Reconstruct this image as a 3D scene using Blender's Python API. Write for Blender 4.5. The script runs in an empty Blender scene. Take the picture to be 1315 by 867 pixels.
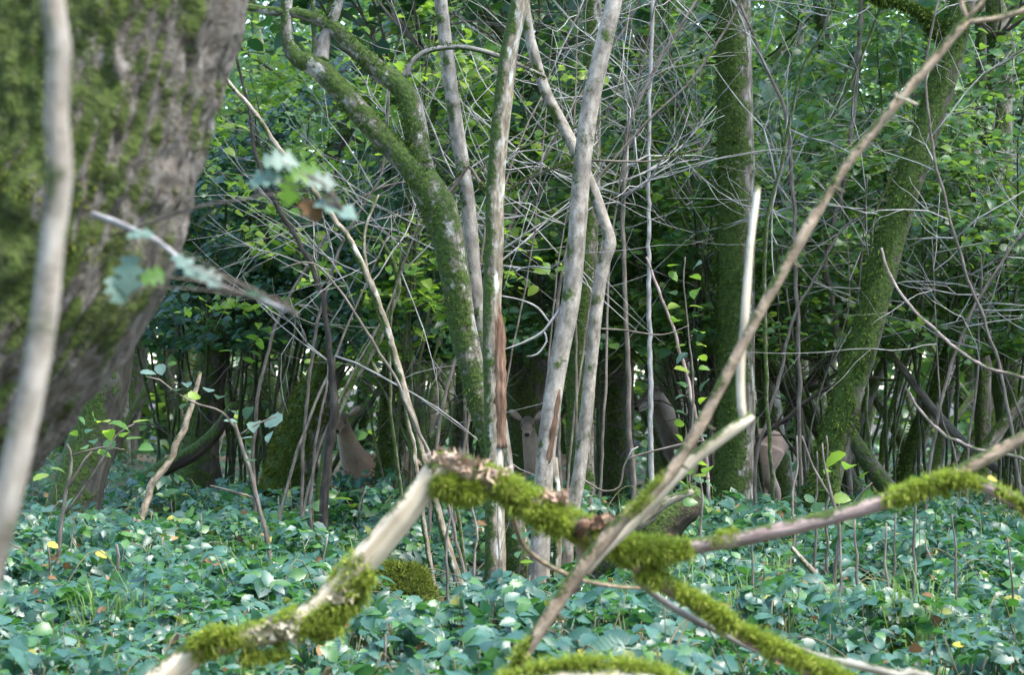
import bpy, math, random
import numpy as np
from mathutils import Vector, Matrix

# ---------------------------------------------------------------- camera, sky, sun, exposure
S = bpy.context.scene
COL = S.collection
CAM_H, HOR, CX, FPX = 1.25, 490.0, 657.5, 3791.0        # eye height (m), horizon row, centre column, focal length in photo pixels
cam = bpy.data.cameras.new('camera'); cam_o = bpy.data.objects.new('camera', cam); COL.objects.link(cam_o)
cam.lens = 105; cam.sensor_width = 36.42; cam.shift_y = (HOR - 433.5) / 1315
cam.clip_start = 0.1; cam.clip_end = 1000
cam.dof.use_dof = True; cam.dof.focus_distance = 17.0; cam.dof.aperture_fstop = 8.0
cam_o.location = (0, 0, CAM_H); cam_o.rotation_euler = (math.radians(90), 0, 0)
S.camera = cam_o

SUN_EL, SUN_AZ = math.radians(60), math.radians(118)     # azimuth clockwise from +Y: from the right, a little behind the camera
w = bpy.data.worlds.new('World'); S.world = w; w.use_nodes = True
nt = w.node_tree; nt.nodes.clear()
sky = nt.nodes.new('ShaderNodeTexSky'); sky.sky_type = 'NISHITA'; sky.sun_disc = False
sky.sun_elevation = SUN_EL; sky.sun_rotation = SUN_AZ; sky.air_density = 1.0; sky.dust_density = 0.9; sky.ozone_density = 2.0
bg = nt.nodes.new('ShaderNodeBackground'); bg.inputs[1].default_value = 0.15
wo = nt.nodes.new('ShaderNodeOutputWorld')
nt.links.new(sky.outputs[0], bg.inputs[0]); nt.links.new(bg.outputs[0], wo.inputs[0])
sun = bpy.data.lights.new('sun', 'SUN'); sun_o = bpy.data.objects.new('sun', sun); COL.objects.link(sun_o)
sun.energy = 1.5; sun.angle = math.radians(14); sun.color = (1.0, 0.95, 0.86)
sd = Vector((math.sin(SUN_AZ) * math.cos(SUN_EL), math.cos(SUN_AZ) * math.cos(SUN_EL), math.sin(SUN_EL)))
sun_o.rotation_euler = sd.to_track_quat('Z', 'Y').to_euler(); sun_o.location = sd * 60
S.view_settings.view_transform = 'Standard'; S.view_settings.look = 'None'
S.view_settings.gamma = 1.0; S.view_settings.use_curve_mapping = False
S.view_settings.exposure = 2.7
S.cycles.max_bounces = 6; S.cycles.diffuse_bounces = 4; S.cycles.glossy_bounces = 2
S.cycles.transmission_bounces = 3; S.cycles.transparent_max_bounces = 4
S.cycles.use_denoising = True

rng = np.random.default_rng(11)
random.seed(11)

# ---------------------------------------------------------------- helpers
def P(px, py, d):
    """photo pixel at distance d (m) -> world point"""
    return np.array(((px - CX) / FPX * d, d, CAM_H + (HOR - py) / FPX * d))

def nrm(v):
    v = np.asarray(v, float)
    return v / (np.linalg.norm(v, axis=-1, keepdims=True) + 1e-12)

def _h(ix, iy, iz, seed):
    n = (ix * 374761393 + iy * 668265263 + iz * 1442695041 + seed * 974634777) & 0x7fffffff
    n = ((n ^ (n >> 13)) * 1274126177) & 0x7fffffff
    return ((n ^ (n >> 16)) & 0xffff) / 65535.0

def vnoise(p, seed=0):
    p = np.asarray(p, float); i = np.floor(p).astype(np.int64); f = p - i; u = f * f * (3 - 2 * f)
    r = 0
    for dx in (0, 1):
        for dy in (0, 1):
            for dz in (0, 1):
                wt = (u[:, 0] if dx else 1 - u[:, 0]) * (u[:, 1] if dy else 1 - u[:, 1]) * (u[:, 2] if dz else 1 - u[:, 2])
                r = r + wt * _h(i[:, 0] + dx, i[:, 1] + dy, i[:, 2] + dz, seed)
    return r

def fbm(p, seed=0, o=3):
    return sum(vnoise(np.asarray(p) * 2 ** k, seed + k) * 0.5 ** (k + 1) for k in range(o))

class MB:
    """collects shapes; build() links them as ONE mesh object"""
    def __init__(s): s.V, s.T, s.Q, s.A, s.n = [], [], [], [], 0; s.mt, s.mq = [], []
    def add(s, V, T=None, Q=None, A=None, mat=0):
        V = np.asarray(V, float)
        if T is not None and len(T): s.T.append(np.asarray(T) + s.n); s.mt.append(np.full(len(T), mat))
        if Q is not None and len(Q): s.Q.append(np.asarray(Q) + s.n); s.mq.append(np.full(len(Q), mat))
        s.V.append(V); s.A.append(np.zeros((len(V), 3)) if A is None else A); s.n += len(V)
    def mesh(s, name, mats):
        V = np.concatenate(s.V); A = np.concatenate(s.A)
        T = np.concatenate(s.T) if s.T else np.zeros((0, 3), int); Q = np.concatenate(s.Q) if s.Q else np.zeros((0, 4), int)
        me = bpy.data.meshes.new(name)
        nl = len(T) * 3 + len(Q) * 4
        me.vertices.add(len(V)); me.loops.add(nl); me.polygons.add(len(T) + len(Q))
        me.vertices.foreach_set('co', V.astype(np.float32).ravel())
        me.loops.foreach_set('vertex_index', np.concatenate((T.ravel(), Q.ravel())).astype(np.int32))
        me.polygons.foreach_set('loop_start', np.concatenate((np.arange(len(T)) * 3, len(T) * 3 + np.arange(len(Q)) * 4)).astype(np.int32))
        me.polygons.foreach_set('use_smooth', np.ones(len(T) + len(Q), bool))
        if isinstance(mats, (list, tuple)):
            for m in mats: me.materials.append(m)
            me.polygons.foreach_set('material_index', np.concatenate(s.mt + s.mq).astype(np.int32))
        else: me.materials.append(mats)
        at = me.attributes.new('bk', 'FLOAT_VECTOR', 'POINT'); at.data.foreach_set('vector', A.astype(np.float32).ravel())
        me.update(calc_edges=True)
        return me
    def build(s, name, mats, parent=None, origin=None):
        if parent is not None: o0 = np.array(parent['_o'])
        else: o0 = np.zeros(3) if origin is None else np.array(origin, float)
        s.V = [v - o0 for v in s.V]
        o = bpy.data.objects.new(name, s.mesh(name, mats)); COL.objects.link(o)
        if parent is not None: o.parent = parent
        else: o.location = o0
        return o

def tag(o, label, cat, group=None, kind=None):
    if label: o['label'] = label
    if cat: o['category'] = cat
    if group: o['group'] = group
    if kind: o['kind'] = kind
    return o

THINGS = []
def thing(name, loc, label, cat, group=None):
    o = bpy.data.objects.new(name, None); COL.objects.link(o); o.empty_display_size = 0.1
    o.location = loc; o['_o'] = [float(x) for x in loc]; THINGS.append(o)
    return tag(o, label, cat, group)

def resample(c, r, step):
    c = np.asarray(c, float); r = np.asarray(r, float)
    if len(c) == 2: c = np.array([c[0], (c[0] + c[1]) / 2, c[1]]); r = np.array([r[0], r.mean(), r[1]])
    e = np.vstack((2 * c[0] - c[1], c, 2 * c[-1] - c[-2])); out, ro = [], []
    for i in range(len(c) - 1):
        p0, p1, p2, p3 = e[i:i + 4]; n = max(1, int(np.linalg.norm(p2 - p1) / step))
        t = (np.arange(n) / n)[:, None]
        out.append(0.5 * (2 * p1 + (p2 - p0) * t + (2 * p0 - 5 * p1 + 4 * p2 - p3) * t ** 2 + (3 * p1 - p0 - 3 * p2 + p3) * t ** 3))
        ro.append(r[i] + (r[i + 1] - r[i]) * t[:, 0])
    out.append(c[-1:]); ro.append(r[-1:])
    return np.vstack(out), np.concatenate(ro)

def tube(c, r, sides=8, step=None, bump=0.0, bs=6.0, wob=0.0, seed=0, ell=(1, 1), ref=None, ridge=0.0):
    """tapered tube through the control points; returns verts, tris, quads, bark coordinates, normals"""
    r = np.broadcast_to(np.asarray(r, float), (len(c),))
    c, r = resample(c, r, step or max(0.02, float(np.mean(r)) * 1.5))
    n = len(c)
    if wob:
        k = np.linspace(0, 1, n)[:, None] * np.pi
        off = np.stack([fbm(np.stack([np.arange(n) * 0.45, np.full(n, j * 7.3), np.full(n, seed)], 1), seed, 2) - 0.4 for j in range(3)], 1)
        c = c + off * wob * np.sin(k) ** 0.5
    tg = nrm(np.gradient(c, axis=0))
    a = np.array(ref if ref is not None else ((1, 0, 0) if abs(tg[0, 0]) < 0.8 else (0, 1, 0)), float)
    N = np.zeros((n, 3)); u = a - tg[0] * (a @ tg[0]); u = u / np.linalg.norm(u)
    for i in range(n):
        u = u - tg[i] * (u @ tg[i]); u = u / (np.linalg.norm(u) + 1e-12); N[i] = u
    B = np.cross(tg, N)
    th = np.linspace(0, 2 * np.pi, sides, endpoint=False)
    D = N[:, None] * np.cos(th)[None, :, None] * ell[0] + B[:, None] * np.sin(th)[None, :, None] * ell[1]
    s = np.concatenate(([0], np.cumsum(np.linalg.norm(np.diff(c, axis=0), axis=1))))
    bk = np.zeros((n, sides, 3)); bk[..., 0] = np.cos(th)[None] * r[:, None]; bk[..., 1] = np.sin(th)[None] * r[:, None]; bk[..., 2] = s[:, None]
    R = np.repeat(r[:, None], sides, 1)
    if bump:
        q = bk.reshape(-1, 3) * bs + seed * 3.1
        R = R * (1 + bump * (fbm(q, seed) - 0.45).reshape(n, sides) * 2)
    if ridge:
        q = bk.reshape(-1, 3) * np.array((54, 54, 9.0)) + seed
        q[:, :2] += (fbm(bk.reshape(-1, 3) * 7, seed + 5)[:, None] - .4) * 1.8
        v = np.abs(vnoise(q, seed + 9) - 0.5) * 2
        q2 = bk.reshape(-1, 3) * np.array((95, 95, 50.0))
        R = R + ridge * ((np.minimum(v * 1.7, 1) - 0.5) + 0.5 * (vnoise(q2, seed) - 0.5)).reshape(n, sides)
    V = (c[:, None] + D * R[..., None]).reshape(-1, 3)
    i, j = np.meshgrid(np.arange(n - 1), np.arange(sides), indexing='ij'); j2 = (j + 1) % sides
    Q = np.stack((i * sides + j, i * sides + j2, (i + 1) * sides + j2, (i + 1) * sides + j), -1).reshape(-1, 4)
    V = np.vstack((V, c[0] - tg[0] * r[0] * .3, c[-1] + tg[-1] * r[-1] * .3)); k = n * sides; jj = np.arange(sides)
    T = np.vstack((np.stack((np.full(sides, k), (jj + 1) % sides, jj), 1),
                   np.stack((np.full(sides, k + 1), (n - 1) * sides + jj, (n - 1) * sides + (jj + 1) % sides), 1)))
    A = np.vstack((bk.reshape(-1, 3), [[0, 0, 0]], [[0, 0, s[-1]]]))
    Nn = np.vstack((nrm(D.reshape(-1, 3)), [-tg[0]], [tg[-1]]))
    return V, T, Q, A, Nn

def scatter_pts(V, N, Q, lim=60000):
    """points spread evenly over the quads of a tube"""
    if len(V) < 60: return V, N
    rs = np.random.default_rng(len(V)); e = V[Q]; ar = np.linalg.norm(np.cross(e[:, 1] - e[:, 0], e[:, 3] - e[:, 0]), axis=1)
    k = rs.choice(len(Q), min(lim, len(Q) * 12), p=ar / ar.sum()); u, v = rs.random((2, len(k), 1)); q = Q[k]
    f = lambda X: (X[q[:, 0]] * (1 - u) + X[q[:, 1]] * u) * (1 - v) + (X[q[:, 3]] * (1 - u) + X[q[:, 2]] * u) * v
    return f(V), nrm(f(N))

def addtube(mb, c, r, mat=0, **k):
    V, T, Q, A, N = tube(c, r, **k); mb.add(V, T, Q, A, mat); return scatter_pts(V, N, Q)

def trace(d, pts, scale=1.0):
    """list of (px, py, width_px[, extra depth]) -> points and radii at distance d"""
    c, r = [], []
    for p in pts:
        dd = d + (p[3] if len(p) > 3 else 0)
        c.append(P(p[0], p[1], dd)); r.append(p[2] / 2 / FPX * dd * scale)
    return np.array(c), np.array(r)

# ---------------------------------------------------------------- materials
def nodes(name):
    m = bpy.data.materials.new(name); m.use_nodes = True; t = m.node_tree; t.nodes.clear()
    return m, t, (lambda ty, **k: _mk(t, ty, k)), t.links.new
def _mk(t, ty, k):
    n = t.nodes.new('ShaderNode' + ty)
    for a, b in k.items(): setattr(n, a, b)
    return n
def ramp(t, stops, fac, link, interp='LINEAR'):
    n = t.nodes.new('ShaderNodeValToRGB'); e = n.color_ramp.elements; n.color_ramp.interpolation = interp
    while len(e) < len(stops): e.new(0.5)
    for i, (p, c) in enumerate(stops):
        e[i].position = p; e[i].color = (c if hasattr(c, '__len__') else (c, c, c)) + ((1,) if hasattr(c, '__len__') else (1,))
    link(fac, n.inputs[0]); return n.outputs[0]

def bark_mat(name, cols, moss=0.0, mdir=(0, 0, 1), mcol=((.020, .036, .006), (.066, .105, .016)), stretch=0.25, scale=30, bump=0.6, spots=None, rough=0.85, lich=0.0):
    m, t, N, L = nodes(name)
    at = N('Attribute', attribute_name='bk')
    mp = N('Mapping'); mp.inputs['Scale'].default_value = (scale, scale, scale * stretch); L(at.outputs['Vector'], mp.inputs[0])
    oi = N('ObjectInfo'); ad = N('VectorMath', operation='ADD'); L(mp.outputs[0], ad.inputs[0])
    ml = N('Math', operation='MULTIPLY'); ml.inputs[1].default_value = 37.0; L(oi.outputs['Random'], ml.inputs[0]); L(ml.outputs[0], ad.inputs[1])
    n1 = N('TexNoise'); n1.inputs['Scale'].default_value = 1.0; n1.inputs['Detail'].default_value = 5; n1.inputs['Roughness'].default_value = .65; L(ad.outputs[0], n1.inputs[0])
    col = ramp(t, [(0.3, cols[0]), (0.5, cols[1]), (0.7, cols[2])], n1.outputs[0], L)
    n3 = N('TexNoise'); n3.inputs['Scale'].default_value = 7; n3.inputs['Detail'].default_value = 3; L(at.outputs['Vector'], n3.inputs[0])
    br = N('Mix', data_type='RGBA', blend_type='MULTIPLY'); br.inputs[0].default_value = 0.75
    L(col, br.inputs[6]); L(ramp(t, [(0.32, .45), (0.62, 1.15)], n3.outputs[0], L), br.inputs[7]); col = br.outputs[2]
    if spots:
        vo = N('TexVoronoi'); vo.inputs['Scale'].default_value = 55; L(at.outputs['Vector'], vo.inputs[0])
        mx = N('Mix', data_type='RGBA'); L(ramp(t, [(0.10, 1.0), (0.22, 0.0)], vo.outputs[0], L), mx.inputs[0]); L(col, mx.inputs[6]); mx.inputs[7].default_value = spots + (1,); col = mx.outputs[2]
    if lich:
        n4 = N('TexNoise'); n4.inputs['Scale'].default_value = 11; n4.inputs['Detail'].default_value = 4; L(ad.outputs[0], n4.inputs[0]); n4.inputs['Scale'].default_value = 0.6
        mx = N('Mix', data_type='RGBA'); L(ramp(t, [(0.62 - lich * .1, 0.0), (0.70, 1.0)], n4.outputs[0], L), mx.inputs[0]); L(col, mx.inputs[6]); mx.inputs[7].default_value = (.50, .50, .45, 1); col = mx.outputs[2]
    h = n1.outputs[0]
    if moss:
        ge = N('NewGeometry'); dt = N('VectorMath', operation='DOT_PRODUCT'); L(ge.outputs['Normal'], dt.inputs[0]); dt.inputs[1].default_value = tuple(nrm(mdir))
        n2 = N('TexNoise'); n2.inputs['Scale'].default_value = 9; n2.inputs['Detail'].default_value = 6; n2.inputs['Roughness'].default_value = .7; L(at.outputs['Vector'], n2.inputs[0])
        a1 = N('Math', operation='MULTIPLY_ADD'); L(dt.outputs['Value'], a1.inputs[0]); a1.inputs[1].default_value = 0.22; L(n2.outputs[0], a1.inputs[2])
        k = ramp(t, [(0.62 - 0.4 * moss, 0.0), (0.72 - 0.4 * moss, 1.0)], a1.outputs[0], L)
        n5 = N('TexNoise'); n5.inputs['Scale'].default_value = 45; n5.inputs['Detail'].default_value = 4; L(at.outputs['Vector'], n5.inputs[0])
        mc = ramp(t, [(0.3, mcol[0]), (0.7, mcol[1])], n5.outputs[0], L)
        mx = N('Mix', data_type='RGBA'); L(k, mx.inputs[0]); L(col, mx.inputs[6]); L(mc, mx.inputs[7]); col = mx.outputs[2]
        hh = N('Math', operation='MULTIPLY_ADD'); L(k, hh.inputs[0]); L(n5.outputs[0], hh.inputs[1]); L(n1.outputs[0], hh.inputs[2]); h = hh.outputs[0]
    b = N('BsdfPrincipled'); b.inputs['Roughness'].default_value = rough; b.inputs['Specular IOR Level'].default_value = 0.3
    bp = N('Bump'); bp.inputs['Strength'].default_value = bump; bp.inputs['Distance'].default_value = 0.012; L(h, bp.inputs['Height']); L(bp.outputs[0], b.inputs['Normal'])
    L(col, b.inputs['Base Color']); o = N('OutputMaterial'); L(b.outputs[0], o.inputs[0])
    return m

def leaf_mat(name, stops, trans, tf=0.35, rough=0.42, spec=0.5, vein=0.22):
    m, t, N, L = nodes(name)
    ge = N('NewGeometry'); oi = N('ObjectInfo'); a = N('Math', operation='ADD'); L(ge.outputs['Random Per Island'], a.inputs[0]); L(oi.outputs['Random'], a.inputs[1])
    fr = N('Math', operation='FRACT'); L(a.outputs[0], fr.inputs[0])
    col = ramp(t, stops, fr.outputs[0], L)
    at = N('Attribute', attribute_name='bk'); sp = N('SeparateXYZ'); L(at.outputs['Vector'], sp.inputs[0])
    # side veins run forward from the midrib: v = x - 0.6|y|
    ab = N('Math', operation='ABSOLUTE'); L(sp.outputs[1], ab.inputs[0])
    vv = N('Math', operation='MULTIPLY_ADD'); L(ab.outputs[0], vv.inputs[0]); vv.inputs[1].default_value = -0.7; L(sp.outputs[0], vv.inputs[2])
    sn = N('Math', operation='MULTIPLY'); L(vv.outputs[0], sn.inputs[0]); sn.inputs[1].default_value = 48.0
    si = N('Math', operation='SINE'); L(sn.outputs[0], si.inputs[0])
    mid = ramp(t, [(0.0, 1.0), (0.03, 0.0)], ab.outputs[0], L)
    ve = ramp(t, [(0.86, 0.0), (1.0, 0.5)], si.outputs[0], L)
    mxv = N('Math', operation='MAXIMUM'); L(mid, mxv.inputs[0]); L(ve, mxv.inputs[1])
    vs = N('Math', operation='MULTIPLY'); L(mxv.outputs[0], vs.inputs[0]); vs.inputs[1].default_value = vein
    no = N('TexNoise'); no.inputs['Scale'].default_value = 3.0; no.inputs['Detail'].default_value = 2; L(at.outputs['Vector'], no.inputs[0])
    mm = N('Mix', data_type='RGBA', blend_type='MULTIPLY'); mm.inputs[0].default_value = .6; L(col, mm.inputs[6]); L(ramp(t, [(.3, .7), (.7, 1.15)], no.outputs[0], L), mm.inputs[7])
    mv = N('Mix', data_type='RGBA'); L(vs.outputs[0], mv.inputs[0]); L(mm.outputs[2], mv.inputs[6]); mv.inputs[7].default_value = (.16, .22, .09, 1)
    b = N('BsdfPrincipled'); b.inputs['Roughness'].default_value = rough; b.inputs['Specular IOR Level'].default_value = spec; L(mv.outputs[2], b.inputs['Base Color'])
    bp = N('Bump'); bp.inputs['Strength'].default_value = .07; bp.inputs['Distance'].default_value = .003; L(si.outputs[0], bp.inputs['Height']); L(bp.outputs[0], b.inputs['Normal'])
    tr = N('BsdfTranslucent'); hs = N('Mix', data_type='RGBA'); hs.inputs[0].default_value = 0.5; L(col, hs.inputs[6]); hs.inputs[7].default_value = trans + (1,); L(hs.outputs[2], tr.inputs[0])
    mix = N('MixShader'); mix.inputs[0].default_value = tf; L(b.outputs[0], mix.inputs[1]); L(tr.outputs[0], mix.inputs[2])
    o = N('OutputMaterial'); L(mix.outputs[0], o.inputs[0])
    return m

def plain(name, col, rough=0.6, spec=0.4):
    m, t, N, L = nodes(name)
    b = N('BsdfPrincipled'); b.inputs['Roughness'].default_value = rough; b.inputs['Specular IOR Level'].default_value = spec
    no = N('TexNoise'); no.inputs['Scale'].default_value = 40; L(ramp(t, [(.3, tuple(x * .75 for x in col)), (.7, tuple(x * 1.2 for x in col))], no.outputs[0], L), b.inputs[0])
    o = N('OutputMaterial'); L(b.outputs[0], o.inputs[0]); return m

M = {}
M['pale'] = bark_mat('hazel_bark', ((.13, .105, .082), (.27, .235, .195), (.41, .37, .32)), moss=.10, mdir=(-.3, -.2, -1), scale=26, stretch=.5, bump=.5, spots=(.12, .10, .08))
M['brown'] = bark_mat('brown_bark', ((.10, .08, .055), (.22, .18, .13), (.40, .35, .27)), moss=.30, mdir=(-.6, 0, .2), scale=40, stretch=.3, bump=.8, lich=.6)
M['mossy'] = bark_mat('mossy_bark', ((.07, .055, .04), (.17, .145, .115), (.40, .37, .32)), moss=.62, mdir=(-1, -.25, .3), scale=30, stretch=.25, bump=1.0, lich=.6)
M['mossy_front'] = bark_mat('mossy_lichen_bark', ((.07, .055, .04), (.17, .145, .115), (.42, .39, .34)), moss=.52, mdir=(-.5, -.1, .9), scale=30, stretch=.3, bump=1.0, lich=.9)
M['mossy_all'] = bark_mat('shaggy_mossy_bark', ((.04, .032, .024), (.09, .078, .06), (.17, .15, .125)), moss=.74, mdir=(-.6, -.2, .5), scale=30, stretch=.25, bump=1.0)
M['oak'] = bark_mat('ridged_bark', ((.045, .036, .028), (.14, .12, .10), (.24, .225, .205)), moss=.70, mdir=(-1.0, -.15, .3), mcol=((.022, .032, .008), (.075, .105, .018)), scale=50, stretch=.7, bump=1.0)
M['dark'] = bark_mat('dark_bark', ((.035, .03, .024), (.075, .065, .05), (.15, .135, .11)), moss=.22, mdir=(-.4, -.5, .6), scale=24, stretch=.25, bump=1.0)
M['grey'] = bark_mat('grey_trunk_bark', ((.09, .08, .065), (.17, .155, .125), (.27, .25, .21)), moss=.45, mdir=(-.4, -.3, .6), scale=24, stretch=.25, bump=.8)
M['black'] = bark_mat('blackish_bark', ((.018, .014, .011), (.045, .036, .028), (.10, .085, .07)), scale=30, stretch=.3, bump=.8)
M['twig'] = bark_mat('dead_twig_bark', ((.18, .165, .15), (.32, .30, .285), (.48, .465, .455)), scale=60, stretch=.2, bump=.4)
M['twig_brown'] = bark_mat('brown_twig_bark', ((.07, .055, .042), (.14, .115, .092), (.24, .205, .175)), scale=60, stretch=.2, bump=.4)
M['bare_wood'] = bark_mat('barkless_wood', ((.42, .33, .22), (.64, .54, .40), (.78, .70, .58)), scale=40, stretch=.06, bump=.4, moss=.12, mdir=(0, 0, 1))
M['pink_bark'] = bark_mat('pinkish_branch_bark', ((.20, .13, .12), (.34, .25, .23), (.46, .37, .34)), scale=50, stretch=.2, bump=.7, moss=.15)
M['fork_bark'] = bark_mat('flaky_branch_bark', ((.20, .14, .09), (.36, .27, .19), (.50, .40, .30)), scale=55, stretch=.4, bump=1.0, moss=.20)
M['flake'] = bark_mat('loose_bark_flakes', ((.28, .17, .11), (.46, .32, .23), (.60, .47, .37)), scale=60, stretch=.5, bump=1.0)
M['wound'] = bark_mat('torn_orange_wood', ((.06, .032, .018), (.15, .082, .05), (.28, .19, .13)), scale=60, stretch=.12, bump=1.0)
M['rot'] = bark_mat('rotten_wood', ((.02, .015, .011), (.05, .038, .028), (.12, .09, .06)), scale=36, stretch=.1, bump=1.2, moss=.40)
M['moss'] = leaf_mat('moss_fronds', [(0, (.14, .10, .035)), (.14, (.12, .17, .02)), (.6, (.28, .36, .045)), (1, (.48, .52, .12))], (.42, .58, .06), tf=.40, rough=.8, spec=.2, vein=0)
M['moss_dark'] = leaf_mat('trunk_moss', [(0, (.022, .045, .005)), (.6, (.058, .100, .012)), (1, (.125, .165, .025))], (.10, .17, .02), tf=.25, rough=.85, spec=.15, vein=0)
M['moss_mid'] = leaf_mat('trunk_moss_bright', [(0, (.05, .065, .010)), (.6, (.12, .15, .02)), (1, (.22, .25, .04))], (.22, .28, .04), tf=.3, rough=.85, spec=.15, vein=0)
M['bramble'] = leaf_mat('bramble_leaf', [(0, (.014, .058, .036)), (.45, (.028, .096, .064)), (.80, (.050, .135, .092)), (.84, (.065, .17, .030)), (.985, (.050, .14, .035)), (.996, (.30, .28, .04))], (.14, .42, .03), tf=.28, rough=.42, spec=.6)
M['hazel'] = leaf_mat('hazel_leaf', [(0, (.026, .080, .034)), (.5, (.050, .132, .046)), (.85, (.085, .185, .045)), (1, (.19, .27, .045))], (.34, .58, .035), tf=.45, rough=.42, spec=.6)
M['hazel_y'] = leaf_mat('yellow_green_hazel_leaf', [(0, (.07, .17, .035)), (.5, (.14, .27, .042)), (1, (.28, .36, .055))], (.48, .74, .05), tf=.55, rough=.45, spec=.5)  # yellow-green brightened to suggest leaves lit from behind
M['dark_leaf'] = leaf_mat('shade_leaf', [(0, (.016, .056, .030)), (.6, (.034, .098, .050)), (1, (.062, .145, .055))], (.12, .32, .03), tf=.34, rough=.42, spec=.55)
M['ivy'] = leaf_mat('blue_green_leaf', [(0, (.06, .11, .09)), (1, (.14, .22, .17))], (.12, .25, .10), tf=.25, rough=.5, spec=.5)
M['brown_leaf'] = leaf_mat('dead_brown_leaf', [(0, (.09, .045, .02)), (.6, (.20, .11, .05)), (1, (.32, .20, .10))], (.3, .15, .05), tf=.2, rough=.8, spec=.2)
M['yellow_leaf'] = leaf_mat('yellow_leaf', [(0, (.42, .36, .04)), (1, (.60, .50, .07))], (.7, .6, .05), tf=.35, rough=.5, spec=.4)
M['grass'] = leaf_mat('grass_blade', [(0, (.07, .15, .03)), (1, (.16, .26, .07))], (.25, .4, .06), tf=.35, rough=.45, spec=.4, vein=0)
M['cane'] = bark_mat('bramble_cane', ((.07, .09, .035), (.13, .12, .06), (.22, .15, .10)), scale=60, stretch=.2, bump=.2)

# ---------------------------------------------------------------- leaf templates
def blade(k, wfn, fold=.18, droop=.18, serr=0.0, x0=0.0):
    """one leaf along +x: midrib and two edges, k segments; returns verts, tris, leaf coordinates"""
    V = [(x0, 0, 0)]; A = [(0, 0, 0)]
    for i in range(1, k):
        t = i / k; wd = wfn(t) * (1 + (serr if i % 2 else -serr)); zz = -droop * t * t
        for s in (0, 1, -1):
            V.append((x0 + t, s * wd, zz + abs(s) * wd * fold)); A.append((t, s * wd, 0))
    V.append((x0 + 1, 0, -droop)); A.append((1, 0, 0)); e = len(V) - 1
    T = [(0, 1, 2), (0, 3, 1)]
    for i in range(k - 2):
        a = 1 + 3 * i; b = a + 3
        T += [(a, b, b + 1), (a, b + 1, a + 1), (a, a + 2, b + 2), (a, b + 2, b)]
    a = 1 + 3 * (k - 2); T += [(a, e, a + 1), (a, a + 2, e)]
    return np.array(V, float), np.array(T), np.array(A, float)

ovate = lambda t: 0.98 * (t ** .55) * ((1 - t) ** .80)
round_ = lambda t: .86 * (t ** .45) * ((1 - t) ** .66)
lance = lambda t: .42 * (t ** .6) * ((1 - t) ** .7)
hb = lambda t: .92 * (t ** .60) * ((1 - t) ** .85)

def compound(n, k, serr, rs):
    """bramble leaf: a stalk and three or five toothed leaflets"""
    Vs, Ts, As, c = [], [], [], 0
    spec = [(0.0, 1.0)] + [(s * (.95 + .2 * rs.random()), .82) for s in (1, -1)] + ([(s * 1.9, .62) for s in (1, -1)] if n == 5 else [])
    for ang, sc in spec:
        V, T, A = blade(k, hb, fold=.12 + .25 * rs.random(), droop=.15 + .3 * rs.random(), serr=serr, x0=.12)
        V = V * sc; tw = rs.normal(0, .25)
        y, z = V[:, 1] * math.cos(tw) - V[:, 2] * math.sin(tw), V[:, 1] * math.sin(tw) + V[:, 2] * math.cos(tw)
        X = V[:, 0] * math.cos(ang) - y * math.sin(ang); Y = V[:, 0] * math.sin(ang) + y * math.cos(ang)
        Vs.append(np.stack((X, Y, z), 1)); Ts.append(T + c); As.append(A); c += len(V)
    st = np.array([(-.75, -.02, -.15), (-.75, .02, -.15), (.13, .018, 0), (.13, -.018, 0)])
    Vs.append(st); Ts.append(np.array([(0, 1, 2), (0, 2, 3)]) + c); As.append(np.zeros((4, 3)))
    return np.vstack(Vs), np.vstack(Ts), np.vstack(As)

TPL = {}
r0 = np.random.default_rng(5)
TPL['bramble'] = [compound(3 if i < 4 else 5, 9, .10, r0) for i in range(6)]
TPL['bramble_lo'] = [compound(3, 3, .0, r0) for i in range(5)]
TPL['hazel'] = [blade(6, round_, .10 + .12 * i, .1 + .12 * i, .06) for i in range(4)]
TPL['hazel_lo'] = [blade(4, round_, .10 + .15 * i, .15 + .1 * i) for i in range(3)]
TPL['tiny'] = [blade(2, lambda t: .42, .2, .15), blade(2, lambda t: .36, .35, .3)]
TPL['ovate'] = [blade(7, ovate, .1 + .1 * i, .15 + .12 * i, .08) for i in range(3)]
def lobed(t): return (.34 + .16 * math.sin(t * 19)) * (t ** .4) * ((1 - t) ** .35) * 1.5
TPL['lobed'] = [blade(12, lobed, .15, .2), blade(12, lobed, .3, .4)]

LEAFMESH = {}
def leaf_mesh(tpl, i, mat):
    k = (tpl, i, mat)
    if k not in LEAFMESH:
        mb = MB(); V, T, A = TPL[tpl][i]; mb.add(V, T, None, A); LEAFMESH[k] = mb.mesh('leaf', M[mat])
    return LEAFMESH[k]

def axes(n, nvec, rg, az=None, spread=math.pi):
    """leaf frames from normals: A along the leaf, N normal"""
    N = nrm(nvec)
    a = rg.uniform(-spread, spread, n) if az is None else az + rg.normal(0, spread, n)
    A = np.stack((np.cos(a), np.sin(a), np.zeros(n)), 1)
    A = nrm(A - N * (A * N).sum(1, keepdims=True)); B = np.cross(N, A)
    return A, B, N

def leaves_into(mb, pos, frames, size, tpl, rg):
    A, B, N = frames; ti = rg.integers(0, len(TPL[tpl]), len(pos))
    for k in range(len(TPL[tpl])):
        s = np.where(ti == k)[0]
        if not len(s): continue
        V, T, Aa = TPL[tpl][k]
        W = pos[s, None] + size[s, None, None] * (V[None, :, 0:1] * A[s, None] + V[None, :, 1:2] * B[s, None] + V[None, :, 2:3] * N[s, None])
        Tt = T[None] + (np.arange(len(s)) * len(V))[:, None, None]
        mb.add(W.reshape(-1, 3), Tt.reshape(-1, 3), None, np.tile(Aa, (len(s), 1)))

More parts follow.
